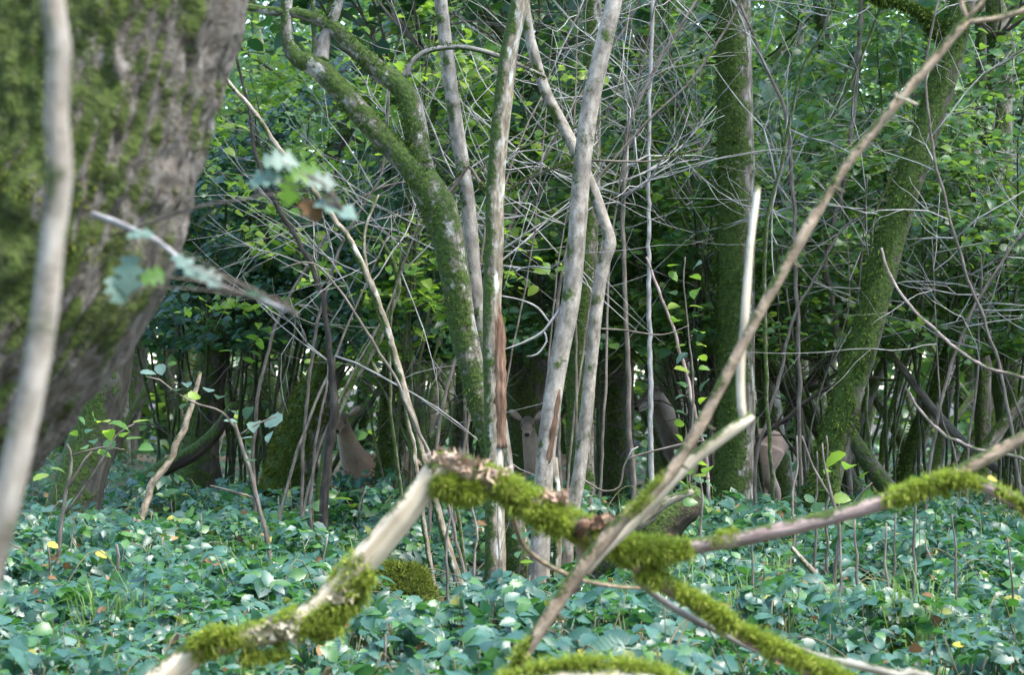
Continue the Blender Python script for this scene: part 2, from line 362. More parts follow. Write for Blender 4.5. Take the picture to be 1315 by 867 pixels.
def leaf_obj(parent, pos, A, B, N, size, tpl, i, mat, name='leaf'):
    o = bpy.data.objects.new(name, leaf_mesh(tpl, i, mat)); COL.objects.link(o); o.parent = parent
    p = pos - np.array(parent['_o'])
    o.matrix_basis = Matrix(((A[0] * size, B[0] * size, N[0] * size, p[0]), (A[1] * size, B[1] * size, N[1] * size, p[1]), (A[2] * size, B[2] * size, N[2] * size, p[2]), (0, 0, 0, 1)))
    return o

def px_of(p):
    return CX + p[:, 0] / p[:, 1] * FPX, HOR - (p[:, 2] - CAM_H) / p[:, 1] * FPX

def foliage(parent, pos, nvec, size, tpl, mat, rg, n_single=0, lo=None, name='foliage'):
    """leaves on a thing: the n_single that show largest are parts of their own, the rest is one part"""
    n = len(pos)
    if n == 0: return
    fr = axes(n, nvec, rg); px, py = px_of(pos)
    seen = (px > 0) & (px < 1315) & (py > 0) & (py < 867)
    sc = np.where(seen, size / pos[:, 1], 0) * np.linspace(1, 1.0001, n); order = np.argsort(-sc)
    one = order[:n_single]; one = one[seen[one]]
    for q in one:
        leaf_obj(parent, pos[q], fr[0][q], fr[1][q], fr[2][q], size[q], tpl, int(rg.integers(0, len(TPL[tpl]))), mat)
    rest = np.setdiff1d(np.arange(n), one)
    if len(rest):
        mb = MB(); leaves_into(mb, pos[rest], tuple(f[rest] for f in fr), size[rest], lo or tpl, rg)
        o = mb.build(name, M[mat], parent); o['kind'] = 'stuff'

def up_normals(n, rg, tilt=.45, bias=(0, -.25, 1)):
    return np.array(bias) + rg.normal(0, tilt, (n, 3))

# ---------------------------------------------------------------- moss and twigs
def tufts(mb, V, N, count, length, rg, mask=None, hang=.5, width=.35):
    """short moss blades standing on a surface, drooping"""
    k = rg.integers(0, len(V), count); p = V[k] + rg.normal(0, length * .35, (count, 3)); n = N[k]
    if mask is not None:
        ok = mask(p, n); p, n = p[ok], n[ok]
    c = len(p)
    d = nrm(n + rg.normal(0, .45, (c, 3)) + np.array((0, 0, -hang)))
    s = nrm(np.cross(d, rg.normal(0, 1, (c, 3)))); L = length * rg.uniform(.5, 1.3, c)[:, None]
    W = np.stack((p - s * L * width * .5, p + s * L * width * .5, p + d * L), 1).reshape(-1, 3)
    mb.add(W, np.arange(c * 3).reshape(-1, 3))

def grow(mb, start, dirn, length, rad, rg, depth=1, nsub=4, curl=.25, up=.05, nodes_=None, mat=0, sides=5, ang=(.5, 1.1), shrink=.55):
    """a twig that bends at random and forks"""
    n = max(4, int(length / .16)); p = np.array(start, float); d = nrm(np.array(dirn, float)); pts = [p.copy()]; ds = [d]
    for i in range(n):
        d = nrm(d + rg.normal(0, curl, 3) * .55 + np.array((0, 0, up))); p = p + d * length / n; pts.append(p.copy()); ds.append(d)
    rr = rad * np.linspace(1, .22, len(pts))
    addtube(mb, np.array(pts), rr, mat, sides=sides, step=max(.05, length / n * .6))
    if nodes_ is not None:
        for q, dd in zip(pts[len(pts) // 3:], ds[len(pts) // 3:]): nodes_.append((q, dd))
    if depth > 0:
        for j in range(nsub):
            i = int(rg.integers(max(1, len(pts) // 5), len(pts) - 1)); dd = ds[i]
            s = nrm(np.cross(dd, rg.normal(0, 1, 3))); a = rg.uniform(*ang)
            nd = dd * math.cos(a) + s * math.sin(a)
            grow(mb, pts[i], nd, length * rg.uniform(.35, .7) * (shrink / .55), rr[i] * .62, rg, depth - 1, max(1, nsub - 1), curl * 1.1, up, nodes_, mat, max(4, sides - 1), ang)
    return pts

# ================================================================ THE SETTING
def ground_z(x, y):
    p = np.stack((np.asarray(x) * .5, np.asarray(y) * .5, np.zeros(np.shape(x))), -1).reshape(-1, 3)
    return ((fbm(p, 3, 2) - .38) * .10).reshape(np.shape(x))

def make_ground():
    xs = np.unique(np.concatenate((np.linspace(-300, -20, 12), np.linspace(-20, 20, 110), np.linspace(20, 300, 12))))
    ys = np.unique(np.concatenate((np.linspace(-100, 0, 8), np.linspace(0, 60, 150), np.linspace(60, 500, 14))))
    X, Y = np.meshgrid(xs, ys); Z = ground_z(X, Y) - .01
    V = np.stack((X, Y, Z), -1).reshape(-1, 3); a, b = len(ys), len(xs)
    i, j = np.meshgrid(np.arange(a - 1), np.arange(b - 1), indexing='ij')
    Q = np.stack((i * b + j, i * b + j + 1, (i + 1) * b + j + 1, (i + 1) * b + j), -1).reshape(-1, 4)
    m, t, N, L = nodes('leaf_litter')
    tc = N('TexCoord'); n = N('TexNoise'); n.inputs['Scale'].default_value = 14; n.inputs['Detail'].default_value = 6; L(tc.outputs['Object'], n.inputs[0])
    vo = N('TexVoronoi'); vo.inputs['Scale'].default_value = 16; L(tc.outputs['Object'], vo.inputs[0])
    c1 = ramp(t, [(.3, (.018, .014, .009)), (.5, (.05, .037, .022)), (.7, (.10, .072, .042))], n.outputs[0], L)
    mx = N('Mix', data_type='RGBA', blend_type='MULTIPLY'); mx.inputs[0].default_value = .5; L(c1, mx.inputs[6]); L(vo.outputs['Color'], mx.inputs[7])
    b_ = N('BsdfPrincipled'); b_.inputs['Roughness'].default_value = .95; L(mx.outputs[2], b_.inputs[0])
    bp = N('Bump'); bp.inputs['Distance'].default_value = .03; L(n.outputs[0], bp.inputs['Height']); L(bp.outputs[0], b_.inputs['Normal'])
    o = N('OutputMaterial'); L(b_.outputs[0], o.inputs[0])
    mb = MB(); mb.add(V, None, Q); g = mb.build('ground', m); g['kind'] = 'structure'
make_ground()

# dead leaves lying on the wood floor
rg = np.random.default_rng(2)
n = 9000; p = np.stack((rg.uniform(-7, 7, n), rg.uniform(7, 34, n), np.zeros(n)), 1); p[:, 2] = ground_z(p[:, 0], p[:, 1]) + rg.uniform(.0, .03, n)
mb = MB(); leaves_into(mb, p, axes(n, up_normals(n, rg, .35, (0, 0, 1)), rg), rg.uniform(.05, .10, n), 'hazel_lo', rg)
tag(mb.build('leaf_litter', M['brown_leaf']), 'brown dead leaves scattered over the wood floor', 'leaves', kind='stuff')

# ================================================================ TREES WITH A TRACED OUTLINE
def crown(t, top, n, rad, mat, seed, size=(.07, .12), single=0):
    rg = np.random.default_rng(seed); mb = MB(); nd = []
    for k in range(7):
        a = rg.uniform(0, 6.28); grow(mb, top, (math.cos(a), math.sin(a), .7), rad * rg.uniform(.7, 1.2), .012, rg, 1, 4, .3, .04, nd)
    mb.build('crown_twigs', M['twig_brown'], t)
    P_ = np.array([q for q, _ in nd]); k = rg.integers(0, len(P_), n)
    pos = P_[k] + rg.normal(0, .10, (n, 3))
    foliage(t, pos, up_normals(n, rg), rg.uniform(*size, n), 'hazel_lo', mat, rg, single, 'hazel_lo', 'crown')

def traced_tree(name, label, cat, d, paths, mat, sides=14, bump=.10, bs=7, moss=None, moss_len=.02, group=None, seed=0, crown_n=0, crown_r=1.2, crown_mat='hazel', step=None, pname='limb', crown_s=(.07, .12), moss_mat='moss_dark', moss_mask=None, wob=0.0, hang=.5):
    """first path is the trunk (from the ground up), the others are limbs"""
    c, r = trace(d, paths[0]); base = c[0].copy()
    t = thing(name, (base[0], base[1], 0), label, cat, group)
    surf = []
    for i, pp in enumerate(paths):
        mt = mat
        if isinstance(pp, tuple): mt, pp = pp
        c, r = trace(d, pp, .9 if d > 10 else 1.0); mb = MB()
        if i == 0: c = np.vstack(((c[0][0], c[0][1], -.06), c)) if c[0][2] > .02 else c; r = np.concatenate((r[:1] * 1.15, r)) if len(c) > len(r) else r
        sd_ = sides if i == 0 else max(6, sides - 3)
        surf.append(addtube(mb, c, r, 0, sides=sd_, bump=bump, bs=bs, seed=seed + i, step=step or max(.03, r.mean() * .8), wob=wob))
        mb.build('trunk' if i == 0 else pname, M[mt], t)
    if moss:
        V = np.vstack([s[0] for s in surf]); Nn = np.vstack([s[1] for s in surf]); rg = np.random.default_rng(seed + 77)
        ok = V[:, 2] < 4.6; V, Nn = V[ok], Nn[ok]
        mb = MB(); msk = moss_mask or (lambda p, n: (fbm(p * 6, seed) + .25 * (n @ nrm((-.8, -.4, .5)))) > .36)
        tufts(mb, V, Nn, moss, moss_len, rg, msk, hang)
        o = mb.build('moss', M[moss_mat], t); o['kind'] = 'stuff'
    if crown_n:
        top, _ = trace(d, paths[0][-1:] if not isinstance(paths[0], tuple) else paths[0][1][-1:])
        crown(t, top[0], crown_n, crown_r, crown_mat, seed + 5, crown_s)
    return t, surf

# --- the big leaning trunk close by on the left
oc, orr = trace(6.0, [(-350, 1290, 560), (-335, 1150, 450), (-315, 960, 410), (-275, 800, 400), (-205, 630, 396), (-118, 492, 392), (-30, 385, 390), (25, 305, 388), (55, 215, 386), (95, 75, 384), (133, -45, 380), (165, -200, 372), (200, -420, 350), (240, -900, 300), (260, -1500, 220)])
oak = thing('leaning_tree', (oc[0][0], oc[0][1], 0), 'thick leaning tree with ridged grey bark and bright moss patches', 'tree')
mb = MB(); OV, ON = addtube(mb, oc, orr, 0, sides=210, bump=.05, bs=3, ridge=.020, step=.012, seed=4); mb.build('trunk', M['oak'], oak)
rg = np.random.default_rng(31); mb = MB()
okv = (OV[:, 2] < 2.6) & (OV[:, 2] > .4) & (ON[:, 1] < .3)
tufts(mb, OV[okv], ON[okv], 42000, .012, rg, lambda p, n: (fbm(p * 6, 8) + .20 * (n @ nrm((-1, -.2, .3)))) > .50, .6)
mb.build('moss', M['moss_mid'], oak)['kind'] = 'stuff'
crown(oak, oc[-1], 900, 1.6, 'hazel', 41, (.08, .13))

def shoot(parent, d0, d1, pts, wd, leaves, mat='twig', seed=0):
    """leafy shoot growing out of the trunk towards the camera"""
    n = len(pts); c = np.array([P(x, y, d0 + (d1 - d0) * i / (n - 1)) for i, (x, y) in enumerate(pts)]); rg = np.random.default_rng(seed)
    mb = MB(); addtube(mb, c, np.linspace(wd, wd * .45, n) / 2 / FPX * d1, 0, sides=7, step=.02, bump=.1)
    o = mb.build('shoot', M[mat], parent); o['_o'] = list(parent['_o'])
    for (x, y, sz, m_, tilt, az) in leaves:
        q = P(x, y, d1); f = axes(1, np.array([tilt]), rg, np.array([az]), .1); s = sz / FPX * d1
        l = leaf_obj(o, q - f[0][0] * s * .5, f[0][0], f[1][0], f[2][0], s, 'lobed' if sz > 22 else 'ovate', int(rg.integers(0, 2)), m_)
    # stalks of the leaves
    mb = MB()
    for (x, y, sz, m_, tilt, az) in leaves:
        q = P(x, y, d1); k = np.argmin(np.linalg.norm(c - q, axis=1)); addtube(mb, np.array([c[k], (c[k] + q) / 2 + (0, 0, .01), q]), [.002, .0015, .001], 0, sides=4)
    mb.build('leaf_stalks', M['twig_brown'], o)
    return o
shoot(oak, 5.66, 4.7, [(120, 275), (155, 288), (205, 312), (250, 350), (290, 370), (335, 385), (382, 404)], 11,
      [(165, 352, 52, 'ivy', (-.1, -.9, .35), -1.9), (150, 372, 40, 'ivy', (.2, -.8, .3), -1.2), (197, 355, 34, 'hazel_y', (.1, -.9, .2), 1.2), (180, 300, 36, 'ivy', (-.2, -.5, .8), .2), (240, 340, 46, 'ivy', (.3, -.5, .8), -.4), (268, 355, 40, 'ivy', (.2, -.6, .7), -.5), (330, 378, 30, 'hazel', (.1, -.4, .9), -.3)], seed=3)
shoot(oak, 5.75, 5.0, [(150, 300), (190, 287), (245, 268), (300, 258), (355, 250), (400, 258), (440, 270)], 5,
      [(360, 205, 46, 'ivy', (-.1, -.8, .5), .3), (340, 228, 42, 'ivy', (.1, -.7, .5), 2.8), (395, 222, 44, 'hazel_y', (.2, -.9, .3), .5), (372, 242, 38, 'hazel_y', (0, -.9, .3), -1.6), (400, 268, 36, 'brown_leaf', (.1, -.9, .3), -1.0), (432, 266, 60, 'ivy', (.1, -.45, .9), -.1), (412, 232, 40, 'ivy', (.1, -.8, .5), .1)], 'twig_brown', seed=4)

# --- blurred pale stem right in front of it
traced_tree('slender_sapling', 'pale smooth slender stem rising in front of the thick leaning trunk', 'sapling', 3.3,
            [[(-80, 1926, 50), (-78, 1500, 46), (-60, 1100, 42), (-28, 800, 39), (8, 650, 38), (28, 560, 37), (45, 480, 36), (58, 400, 35), (68, 300, 34), (77, 222, 36), (72, 150, 33), (76, 60, 33), (62, -40, 31), (50, -260, 28), (40, -900, 22), (60, -1700, 15)]],
            'pale', 12, .06, 9, seed=9, crown_n=150, crown_r=.7)

# --- the forked mossy tree of the clump
FM = [[(674, 775, 60), (666, 740, 48), (658, 690, 42), (648, 630, 36), (624, 545, 34), (602, 460, 38), (588, 380, 42), (573, 300, 48), (552, 245, 52), (520, 205, 36), (480, 165, 34), (440, 118, 33), (408, 85, 32), (384, 76, 26), (370, 55, 19), (368, 0, 17), (372, -120, 14), (360, -420, 9)],
      [(548, 248, 40), (540, 200, 33), (531, 150, 33), (515, 112, 31), (480, 85, 27), (448, 55, 25), (428, 35, 23), (390, 18, 17), (325, 10, 12), (250, -10, 8)],
      [(404, 84, 12), (404, 50, 8), (402, 0, 7), (408, -150, 4)],
      ('pale', [(412, 78, 22), (418, 45, 17), (432, 10, 15), (448, -60, 13), (470, -300, 8)]),
      ('pale', [(518, 100, 10), (530, 78, 8), (552, 64, 8), (590, 60, 8), (630, 68, 7), (665, 82, 6), (700, 98, 5)]),
      ('twig_brown', [(568, 258, 8), (588, 232, 6), (602, 214, 5), (618, 236, 5), (640, 248, 5), (694, 222, 4), (746, 207, 4), (800, 207, 3), (840, 206, 3), (900, 190, 2)])]
traced_tree('forked_tree', 'moss-covered forked tree whose limbs spread left above the brambles', 'tree', 17.0, FM, 'mossy_front', 18, .16, 9, moss=26000, moss_len=.022, seed=21, crown_n=260,
            moss_mask=lambda p, n: (fbm(p * 6, 21) + .25 * (n @ nrm((-.6, -.1, .8)))) > .50)

# --- the slim stems beside it
t, s_ = traced_tree('slender_tree', 'brown slender tree with a long torn strip of orange bark', 'tree', 16.7,
            [[(636, 772, 34), (636, 700, 29), (635, 600, 27), (633, 500, 27), (632, 400, 27), (635, 300, 26), (637, 230, 26), (646, 130, 27), (655, 60, 25), (668, 0, 25), (690, -120, 20), (700, -420, 12)]], 'brown', 14, .10, 10, seed=24, crown_n=160)
mb = MB()
c, r = trace(16.7, [(638, 575, 22), (638, 530, 25), (637, 480, 27), (636, 430, 26), (635, 390, 12)])
addtube(mb, c + np.array((.012, -.012, 0)), r * .80, 0, sides=14, bump=.50, bs=38, step=.03); mb.build('torn_bark', M['wound'], t)['label'] = 'torn strip of orange wood under peeled bark'
t, s_ = traced_tree('slender_tree', 'straight pale grey stem rising behind the forked mossy tree', 'tree', 17.4,
            [[(668, 780, 26), (660, 690, 25), (640, 540, 24), (620, 430, 22), (610, 370, 21), (602, 270, 21), (592, 200, 21), (580, 120, 20), (566, 0, 19), (552, -140, 17), (530, -420, 10)]], 'pale', 12, .08, 10, seed=25, crown_n=160)
t, s_ = traced_tree('slender_tree', 'pale speckled stem leaning right beside the middle deer', 'tree', 16.8,
            [[(690, 772, 34), (694, 700, 28), (698, 620, 27), (706, 540, 27), (718, 460, 27), (733, 385, 27), (741, 300, 26), (747, 220, 26), (757, 140, 26), (772, 70, 25), (792, -15, 23), (820, -150, 19), (860, -420, 12)], ('twig', [(728, 385, 5), (706, 415, 4), (695, 428, 4), (672, 440, 3), (645, 450, 2)]), ('twig', [(706, 415, 3), (690, 395, 3), (668, 385, 2), (643, 380, 2)]), ('twig', [(698, 425, 3), (702, 438, 3), (690, 455, 3), (676, 458, 2)])], 'pale', 14, .08, 10, seed=26, crown_n=200)
mb = MB(); c, r = trace(16.8, [(697, 600, 8), (702, 560, 13), (708, 525, 10), (712, 500, 5)])
addtube(mb, c + np.array((.026, -.034, 0)), r, 0, sides=10, bump=.7, bs=16, step=.03); mb.build('torn_bark', M['wound'], t)
traced_tree('slender_tree', 'pale knotted stem that bends sharply left above its knot', 'tree', 17.6,
            [[(722, 762, 24), (730, 690, 20), (742, 620, 19), (752, 540, 19), (760, 460, 18), (768, 380, 18), (776, 335, 18), (783, 312, 20), (776, 285, 17), (760, 240, 17), (742, 200, 17), (722, 160, 17), (702, 120, 16), (686, 70, 15), (676, 20, 14), (660, -120, 12), (630, -420, 8)], ('twig_brown', [(762, 422, 3), (800, 424, 2.5), (850, 430, 2), (885, 418, 1.5)]), ('twig_brown', [(742, 612, 3), (758, 622, 3), (775, 631, 3), (795, 626, 3), (801, 600, 3), (806, 590, 3), (830, 582, 3), (862, 574, 3), (890, 568, 2.5), (930, 566, 2)]), ('twig', [(806, 590, 3), (812, 578, 3), (820, 574, 2)])], 'pale', 12, .12, 10, seed=27, crown_n=140)
traced_tree('snag', 'short broken grey stem between the pale stems', 'stump', 17.2, [[(712, 770, 13), (716, 700, 12), (716, 640, 12), (712, 600, 11), (713, 588, 7)]], 'brown', 9, .15, 14, seed=28)
traced_tree('slender_tree', 'olive mossy trunk standing behind the bent pale stem', 'tree', 19.6,
            [[(748, 735, 50), (746, 640, 42), (745, 540, 38), (747, 430, 35), (755, 280, 32), (760, 100, 28), (764, -100, 22), (780, -350, 14)]], 'mossy', 14, .12, 7, seed=29, crown_n=1200, crown_r=2.4, crown_s=(.12, .2), moss=5000)  # crown above the view, enlarged to shade the wood
# stems leaning to the left
LS = [('leaning brown stem running far up to the left, thickest of the leaning bundle', 16.5, 'brown', [(598, 775, 16), (574, 700, 14), (550, 612, 13), (522, 510, 13), (505, 450, 13), (490, 402, 12), (458, 325, 11), (412, 258, 10), (362, 196, 9), (322, 138, 8), (290, 100, 7), (225, 10, 6), (120, -160, 4)]),
      ('thin pale stem leaning left, crossing in front of the leaning bundle', 16.3, 'twig_brown', [(606, 775, 6), (585, 690, 6), (565, 615, 6), (540, 560, 6), (508, 488, 5), (476, 435, 5), (446, 388, 4), (418, 350, 4), (395, 337, 3), (360, 345, 2)]),
      ('thin grey stem standing at the left foot of the leaning bundle', 16.6, 'brown', [(562, 780, 9), (548, 700, 9), (540, 640, 9), (530, 570, 9), (520, 520, 8), (505, 455, 8), (482, 390, 7), (468, 330, 7), (470, 290, 6), (486, 250, 4)]),
      ('short grey stick leaning against the forked mossy tree', 16.4, 'grey', [(600, 775, 7), (596, 720, 7), (588, 660, 6), (583, 640, 4)]),
      ('dark forked sapling stem beside the deer near the mossy bank', 17.8, 'black', [(412, 765, 17), (417, 640, 16), (424, 560, 17), (429, 525, 15), (421, 430, 10), (412, 375, 9), (388, 318, 8), (350, 255, 8), (328, 195, 7), (320, 140, 6), (300, 60, 4)]),
      ('grey forked branch slanting up right from behind the dark sapling stem', 18.6, 'grey', [(400, 740, 16), (415, 600, 15), (432, 535, 15), (452, 490, 14), (478, 452, 13), (500, 400, 11), (512, 360, 10), (490, 310, 8), (462, 300, 6), (440, 250, 4)]),
      ('dark crooked sapling bending right in front of the right deer', 20.4, 'black', [(968, 726, 9), (966, 640, 9), (968, 585, 9), (984, 556, 9), (1010, 538, 8), (1040, 512, 7), (1075, 492, 6), (1105, 470, 4)]),
      ('thin upright pale pole beside the thick mossy trunk', 19.2, 'twig', [(838, 740, 10), (836, 560, 9), (834, 400, 8), (833, 290, 7), (834, 150, 6), (838, 0, 7), (842, -200, 5)]),
      ('pale leaning pole crossing behind the long diagonal branch', 20.6, 'twig_brown', [(1098, 745, 11), (1090, 600, 10), (1080, 470, 10), (1068, 380, 9), (1060, 330, 9), (1085, 230, 8), (1098, 120, 8), (1105, 20, 8), (1112, -200, 6)]),
      ('slim brown stem leaning right from the mossy trunk foot', 19.4, 'twig_brown', [(975, 740, 7), (970, 600, 6), (985, 540, 6), (1002, 480, 6), (1018, 410, 5), (1045, 360, 4), (1078, 300, 4), (1100, 280, 3)])]
for i, (lb, d, mt, pp) in enumerate(LS):
    traced_tree('leaning_sapling', lb, 'sapling', d, [[(a, b, c_ * .85) for a, b, c_ in pp]], mt, 9, .10, 14, seed=50 + i, wob=.02)

# --- the thick mossy trunk right of the middle and the leaning one further right
traced_tree('mossy_tree', 'straight thick mossy trunk with pale lichen along its right edge', 'tree', 20.0,
            [[(934, 732, 84), (937, 690, 66), (942, 620, 56), (946, 500, 53), (946, 350, 52), (945, 200, 51), (943, 60, 50), (941, -80, 48), (936, -420, 40)]], 'mossy', 26, .10, 7, moss=26000, moss_len=.022, seed=61, crown_n=800, crown_r=2.6, crown_s=(.12, .2),  # wide unseen crown, enlarged to keep the interior dark
            moss_mask=lambda p, n: (fbm(p * 5, 61) + .35 * (n @ nrm((-.95, -.25, .1)))) > .48)
traced_tree('mossy_tree', 'dark mossy trunk leaning to the right with a shaggy foot', 'tree', 19.0,
            [[(1040, 745, 76), (1048, 680, 55), (1064, 600, 46), (1088, 510, 45), (1118, 410, 43), (1146, 300, 41), (1184, 185, 40), (1216, 85, 39), (1240, -10, 37), (1282, -200, 38), (1310, -420, 30)],
             [(1216, 70, 22), (1195, 28, 16), (1160, 8, 12), (1120, -6, 9), (1070, -40, 6)]], 'mossy_all', 24, .14, 7, moss=30000, moss_len=.028, seed=62, crown_n=400, crown_r=2.4, crown_s=(.12, .2), hang=.8,  # crown out of view, widened to block light behind
            moss_mask=lambda p, n: (fbm(p * 5, 62) + .2 * (n @ nrm((-.7, -.3, .5)))) > .48)

# --- darker trunks and fallen wood further back
BK = [('leaning_tree', 'dark leaning trunk crossing behind the pale stems towards the thick mossy trunk', 'tree', 22.8, 'dark', [(1130, 720, 34), (1060, 560, 30), (1000, 480, 28), (920, 395, 25), (860, 325, 22), (800, 250, 19), (740, 180, 15), (690, 110, 12), (600, -10, 8)]),
      ('leaning_tree', 'dark leaning trunk sinking behind the thick mossy trunk at head height', 'tree', 22.4, 'dark', [(985, 720, 30), (940, 520, 26), (905, 430, 24), (872, 360, 22), (838, 300, 20), (795, 240, 16), (750, 190, 12), (690, 90, 8)]),
      ('leaning_tree', 'black trunk leaning right, half hidden by hazel leaves', 'tree', 22.6, 'dark', [(246, 712, 84), (252, 620, 66), (262, 530, 52), (276, 450, 46), (296, 390, 42), (330, 320, 36), (372, 262, 28), (430, 190, 20), (500, 90, 12)]),
      ('dark_tree', 'dark trunk slanting behind the thick leaning tree', 'tree', 18.5, 'dark', [(60, 750, 100), (85, 680, 84), (112, 590, 74), (138, 490, 66), (152, 390, 60), (158, 280, 54), (163, 120, 48), (172, -100, 40), (182, -350, 30)]),
      ('mossy_tree', 'broken leaning trunk topped with bright moss beside the left deer', 'tree', 21.4, 'mossy', [(352, 712, 84), (366, 640, 72), (384, 570, 66), (404, 515, 58), (424, 475, 44), (440, 445, 26)]),
      ('mossy_tree', 'olive trunk standing directly behind the left deer', 'tree', 21.6, 'mossy', [(490, 712, 40), (492, 640, 30), (496, 560, 24), (500, 480, 22), (512, 400, 20), (530, 250, 16), (540, 60, 12)]),
      ('mossy_tree', 'shaggy olive trunk hiding the hind part of the left deer', 'tree', 21.3, 'mossy', [(508, 716, 34), (508, 650, 24), (512, 580, 22), (520, 500, 20), (530, 420, 18), (545, 300, 15), (560, 100, 12), (565, -100, 8)]),
      ('fallen_log', 'black fallen log sloping up behind the brambles', 'log', 21.2, 'rot', [(120, 690, 26), (150, 645, 26), (210, 602, 24), (262, 572, 22), (302, 520, 14)]),
      ('fallen_log', 'dark log propped against the foot of the leaning mossy trunk', 'log', 19.8, 'dark', [(1200, 738, 32), (1158, 655, 30), (1128, 612, 28), (1106, 580, 24), (1092, 555, 18)]),
      ('fallen_log', 'lichen-grey fallen limb rising to the right above the brambles', 'log', 20.4, 'brown', [(1120, 722, 22), (1165, 645, 22), (1210, 612, 20), (1258, 585, 19), (1300, 530, 18), (1350, 470, 16), (1420, 400, 10)]),
      ('fallen_log', 'thin dark limb sloping down right behind the lichen-grey limb', 'log', 21.0, 'twig_brown', [(1350, 716, 14), (1310, 630, 14), (1250, 580, 14), (1205, 535, 14), (1175, 495, 13), (1145, 455, 9), (1128, 430, 6)]),
      ('dark_tree', 'dark straight trunk at the right edge of the wood', 'tree', 23.5, 'dark', [(1262, 694, 30), (1262, 560, 24), (1264, 400, 22), (1262, 200, 19), (1258, 0, 16), (1250, -200, 12)]),
      ('mossy_tree', 'olive mossy trunk leaning right beyond the lichen-grey limb', 'tree', 22.5, 'mossy', [(1130, 706, 34), (1180, 560, 30), (1215, 470, 27), (1240, 390, 22), (1262, 250, 16), (1280, 50, 12)]),
      ('mossy_tree', 'thick shaded trunk behind the middle deer', 'tree', 25.5, 'dark', [(672, 678, 80), (676, 600, 66), (676, 480, 60), (670, 350, 54), (664, 200, 48), (660, 0, 40), (655, -150, 30)]),
      ('dark_tree', 'grey ridged trunk standing between the middle and right deer', 'tree', 24.0, 'dark', [(792, 690, 64), (790, 600, 56), (792, 500, 50), (800, 400, 46), (815, 250, 40), (830, 50, 34), (835, -150, 26)])]
for i, (nm, lb, ct, d, mt, pp) in enumerate(BK):
    mossy = mt == 'mossy'
    traced_tree(nm, lb, ct, d, [pp], mt, 16, .18, 5, seed=80 + i, crown_n=0 if ct == 'log' or pp[-1][1] > 200 else 600, crown_mat='dark_leaf', crown_r=2.6, crown_s=(.12, .2), moss=(16000 if 'bright moss' in lb else 5000) if mossy or 'black trunk' in lb else None, moss_len=.032, moss_mat='moss_mid' if 'bright moss' in lb else 'moss_dark')  # unseen crowns made wide and dense to shade the wood below
# ================================================================ FALLEN BRANCHES IN THE FOREGROUND
def bough_piece(parent, d, pts, mat, name='branch', sides=16, bump=.14, bs=14, step=.02, seed=0):
    c, r = trace(d, pts, .78 if parent.name.startswith('forked') else .9); mb = MB(); s = addtube(mb, c, r, 0, sides=sides, bump=bump, bs=bs, step=step, seed=seed); mb.build(name, M[mat], parent); return s

def moss_pad(parent, d, pts, count, length, seed, off=(0, 0, .006), hang=.5, mat='moss', bump=.75):
    """a cushion of moss round a branch: lumpy body and blades in one part"""
    c, r = trace(d, pts, .46); rg = np.random.default_rng(seed); mb = MB()
    V, N = addtube(mb, c + np.array(off), r * .9, 1, sides=18, bump=bump, bs=22, step=.012, seed=seed)  # body darker than the blades, so gaps between them look shaded
    tufts(mb, V, N, int(count * 1.8), length * 1.05, rg, lambda p, n: fbm(p * 30, seed) + .12 * n[:, 2] > .38, hang, .18)
    o = mb.build('moss', [M[mat], M['moss_mid']], parent); o['kind'] = 'stuff'; return o

c0 = P(-80, 1170, 7.0)
bough = thing('fallen_bough', (c0[0], c0[1], 0), 'fallen bough arching over the brambles, part barkless and part moss-covered', 'branch')
bough_piece(bough, 7.0, [(-90, 1172, 52), (60, 1010, 50), (160, 915, 46), (215, 868, 44), (258, 832, 40), (300, 820, 34), (340, 815, 34), (385, 800, 38), (420, 770, 40), (470, 718, 42), (515, 665, 40), (548, 622, 36), (566, 598, 40)], 'bare_wood', seed=1, bump=.07)
bough_piece(bough, 7.0, [(560, 600, 34), (585, 598, 38), (615, 612, 36), (660, 632, 38), (700, 655, 40), (745, 684, 40), (790, 700, 38), (830, 708, 34), (860, 706, 30)], 'fork_bark', seed=2, bump=.2)
bough_piece(bough, 7.0, [(850, 706, 25), (900, 700, 23), (950, 692, 23), (1000, 681, 22), (1050, 669, 23), (1100, 655, 23), (1140, 643, 25), (1180, 630, 24), (1215, 617, 25), (1250, 618, 22), (1285, 634, 20), (1320, 654, 20), (1420, 730, 22), (1560, 960, 26), (1640, 1172, 30)], 'pink_bark', seed=3, bump=.12)
bough_piece(bough, 7.0, [(1215, 617, 22), (1250, 597, 20), (1285, 578, 19), (1330, 552, 18), (1430, 490, 15), (1560, 380, 9)], 'fork_bark', 'side_branch', seed=4, bump=.1)
bough_piece(bough, 7.0, [(796, 702, 32), (822, 728, 26), (850, 750, 22), (880, 768, 22), (920, 793, 22), (965, 822, 22), (1020, 850, 22), (1075, 876, 24), (1200, 950, 26), (1480, 1172, 30)], 'fork_bark', 'side_branch', seed=5)
bough_piece(bough, 7.0, [(652, 640, 6), (660, 668, 7, .1), (672, 700, 7, .2), (700, 724, 8, .3), (745, 744, 7, .4), (790, 753, 7, .5), (840, 757, 6, .6), (900, 764, 5, .8)], 'fork_bark', 'side_branch', 9, seed=6)
bough_piece(bough, 7.0, [(742, 688, 18), (748, 712, 17), (745, 735, 18), (732, 760, 18)], 'fork_bark', 'side_branch', 12, seed=7)
bough_piece(bough, 7.0, [(740, 690, 18, -.02), (748, 676, 19, -.06), (752, 672, 15, -.07)], 'wound', 'broken_stub', 12, seed=8)
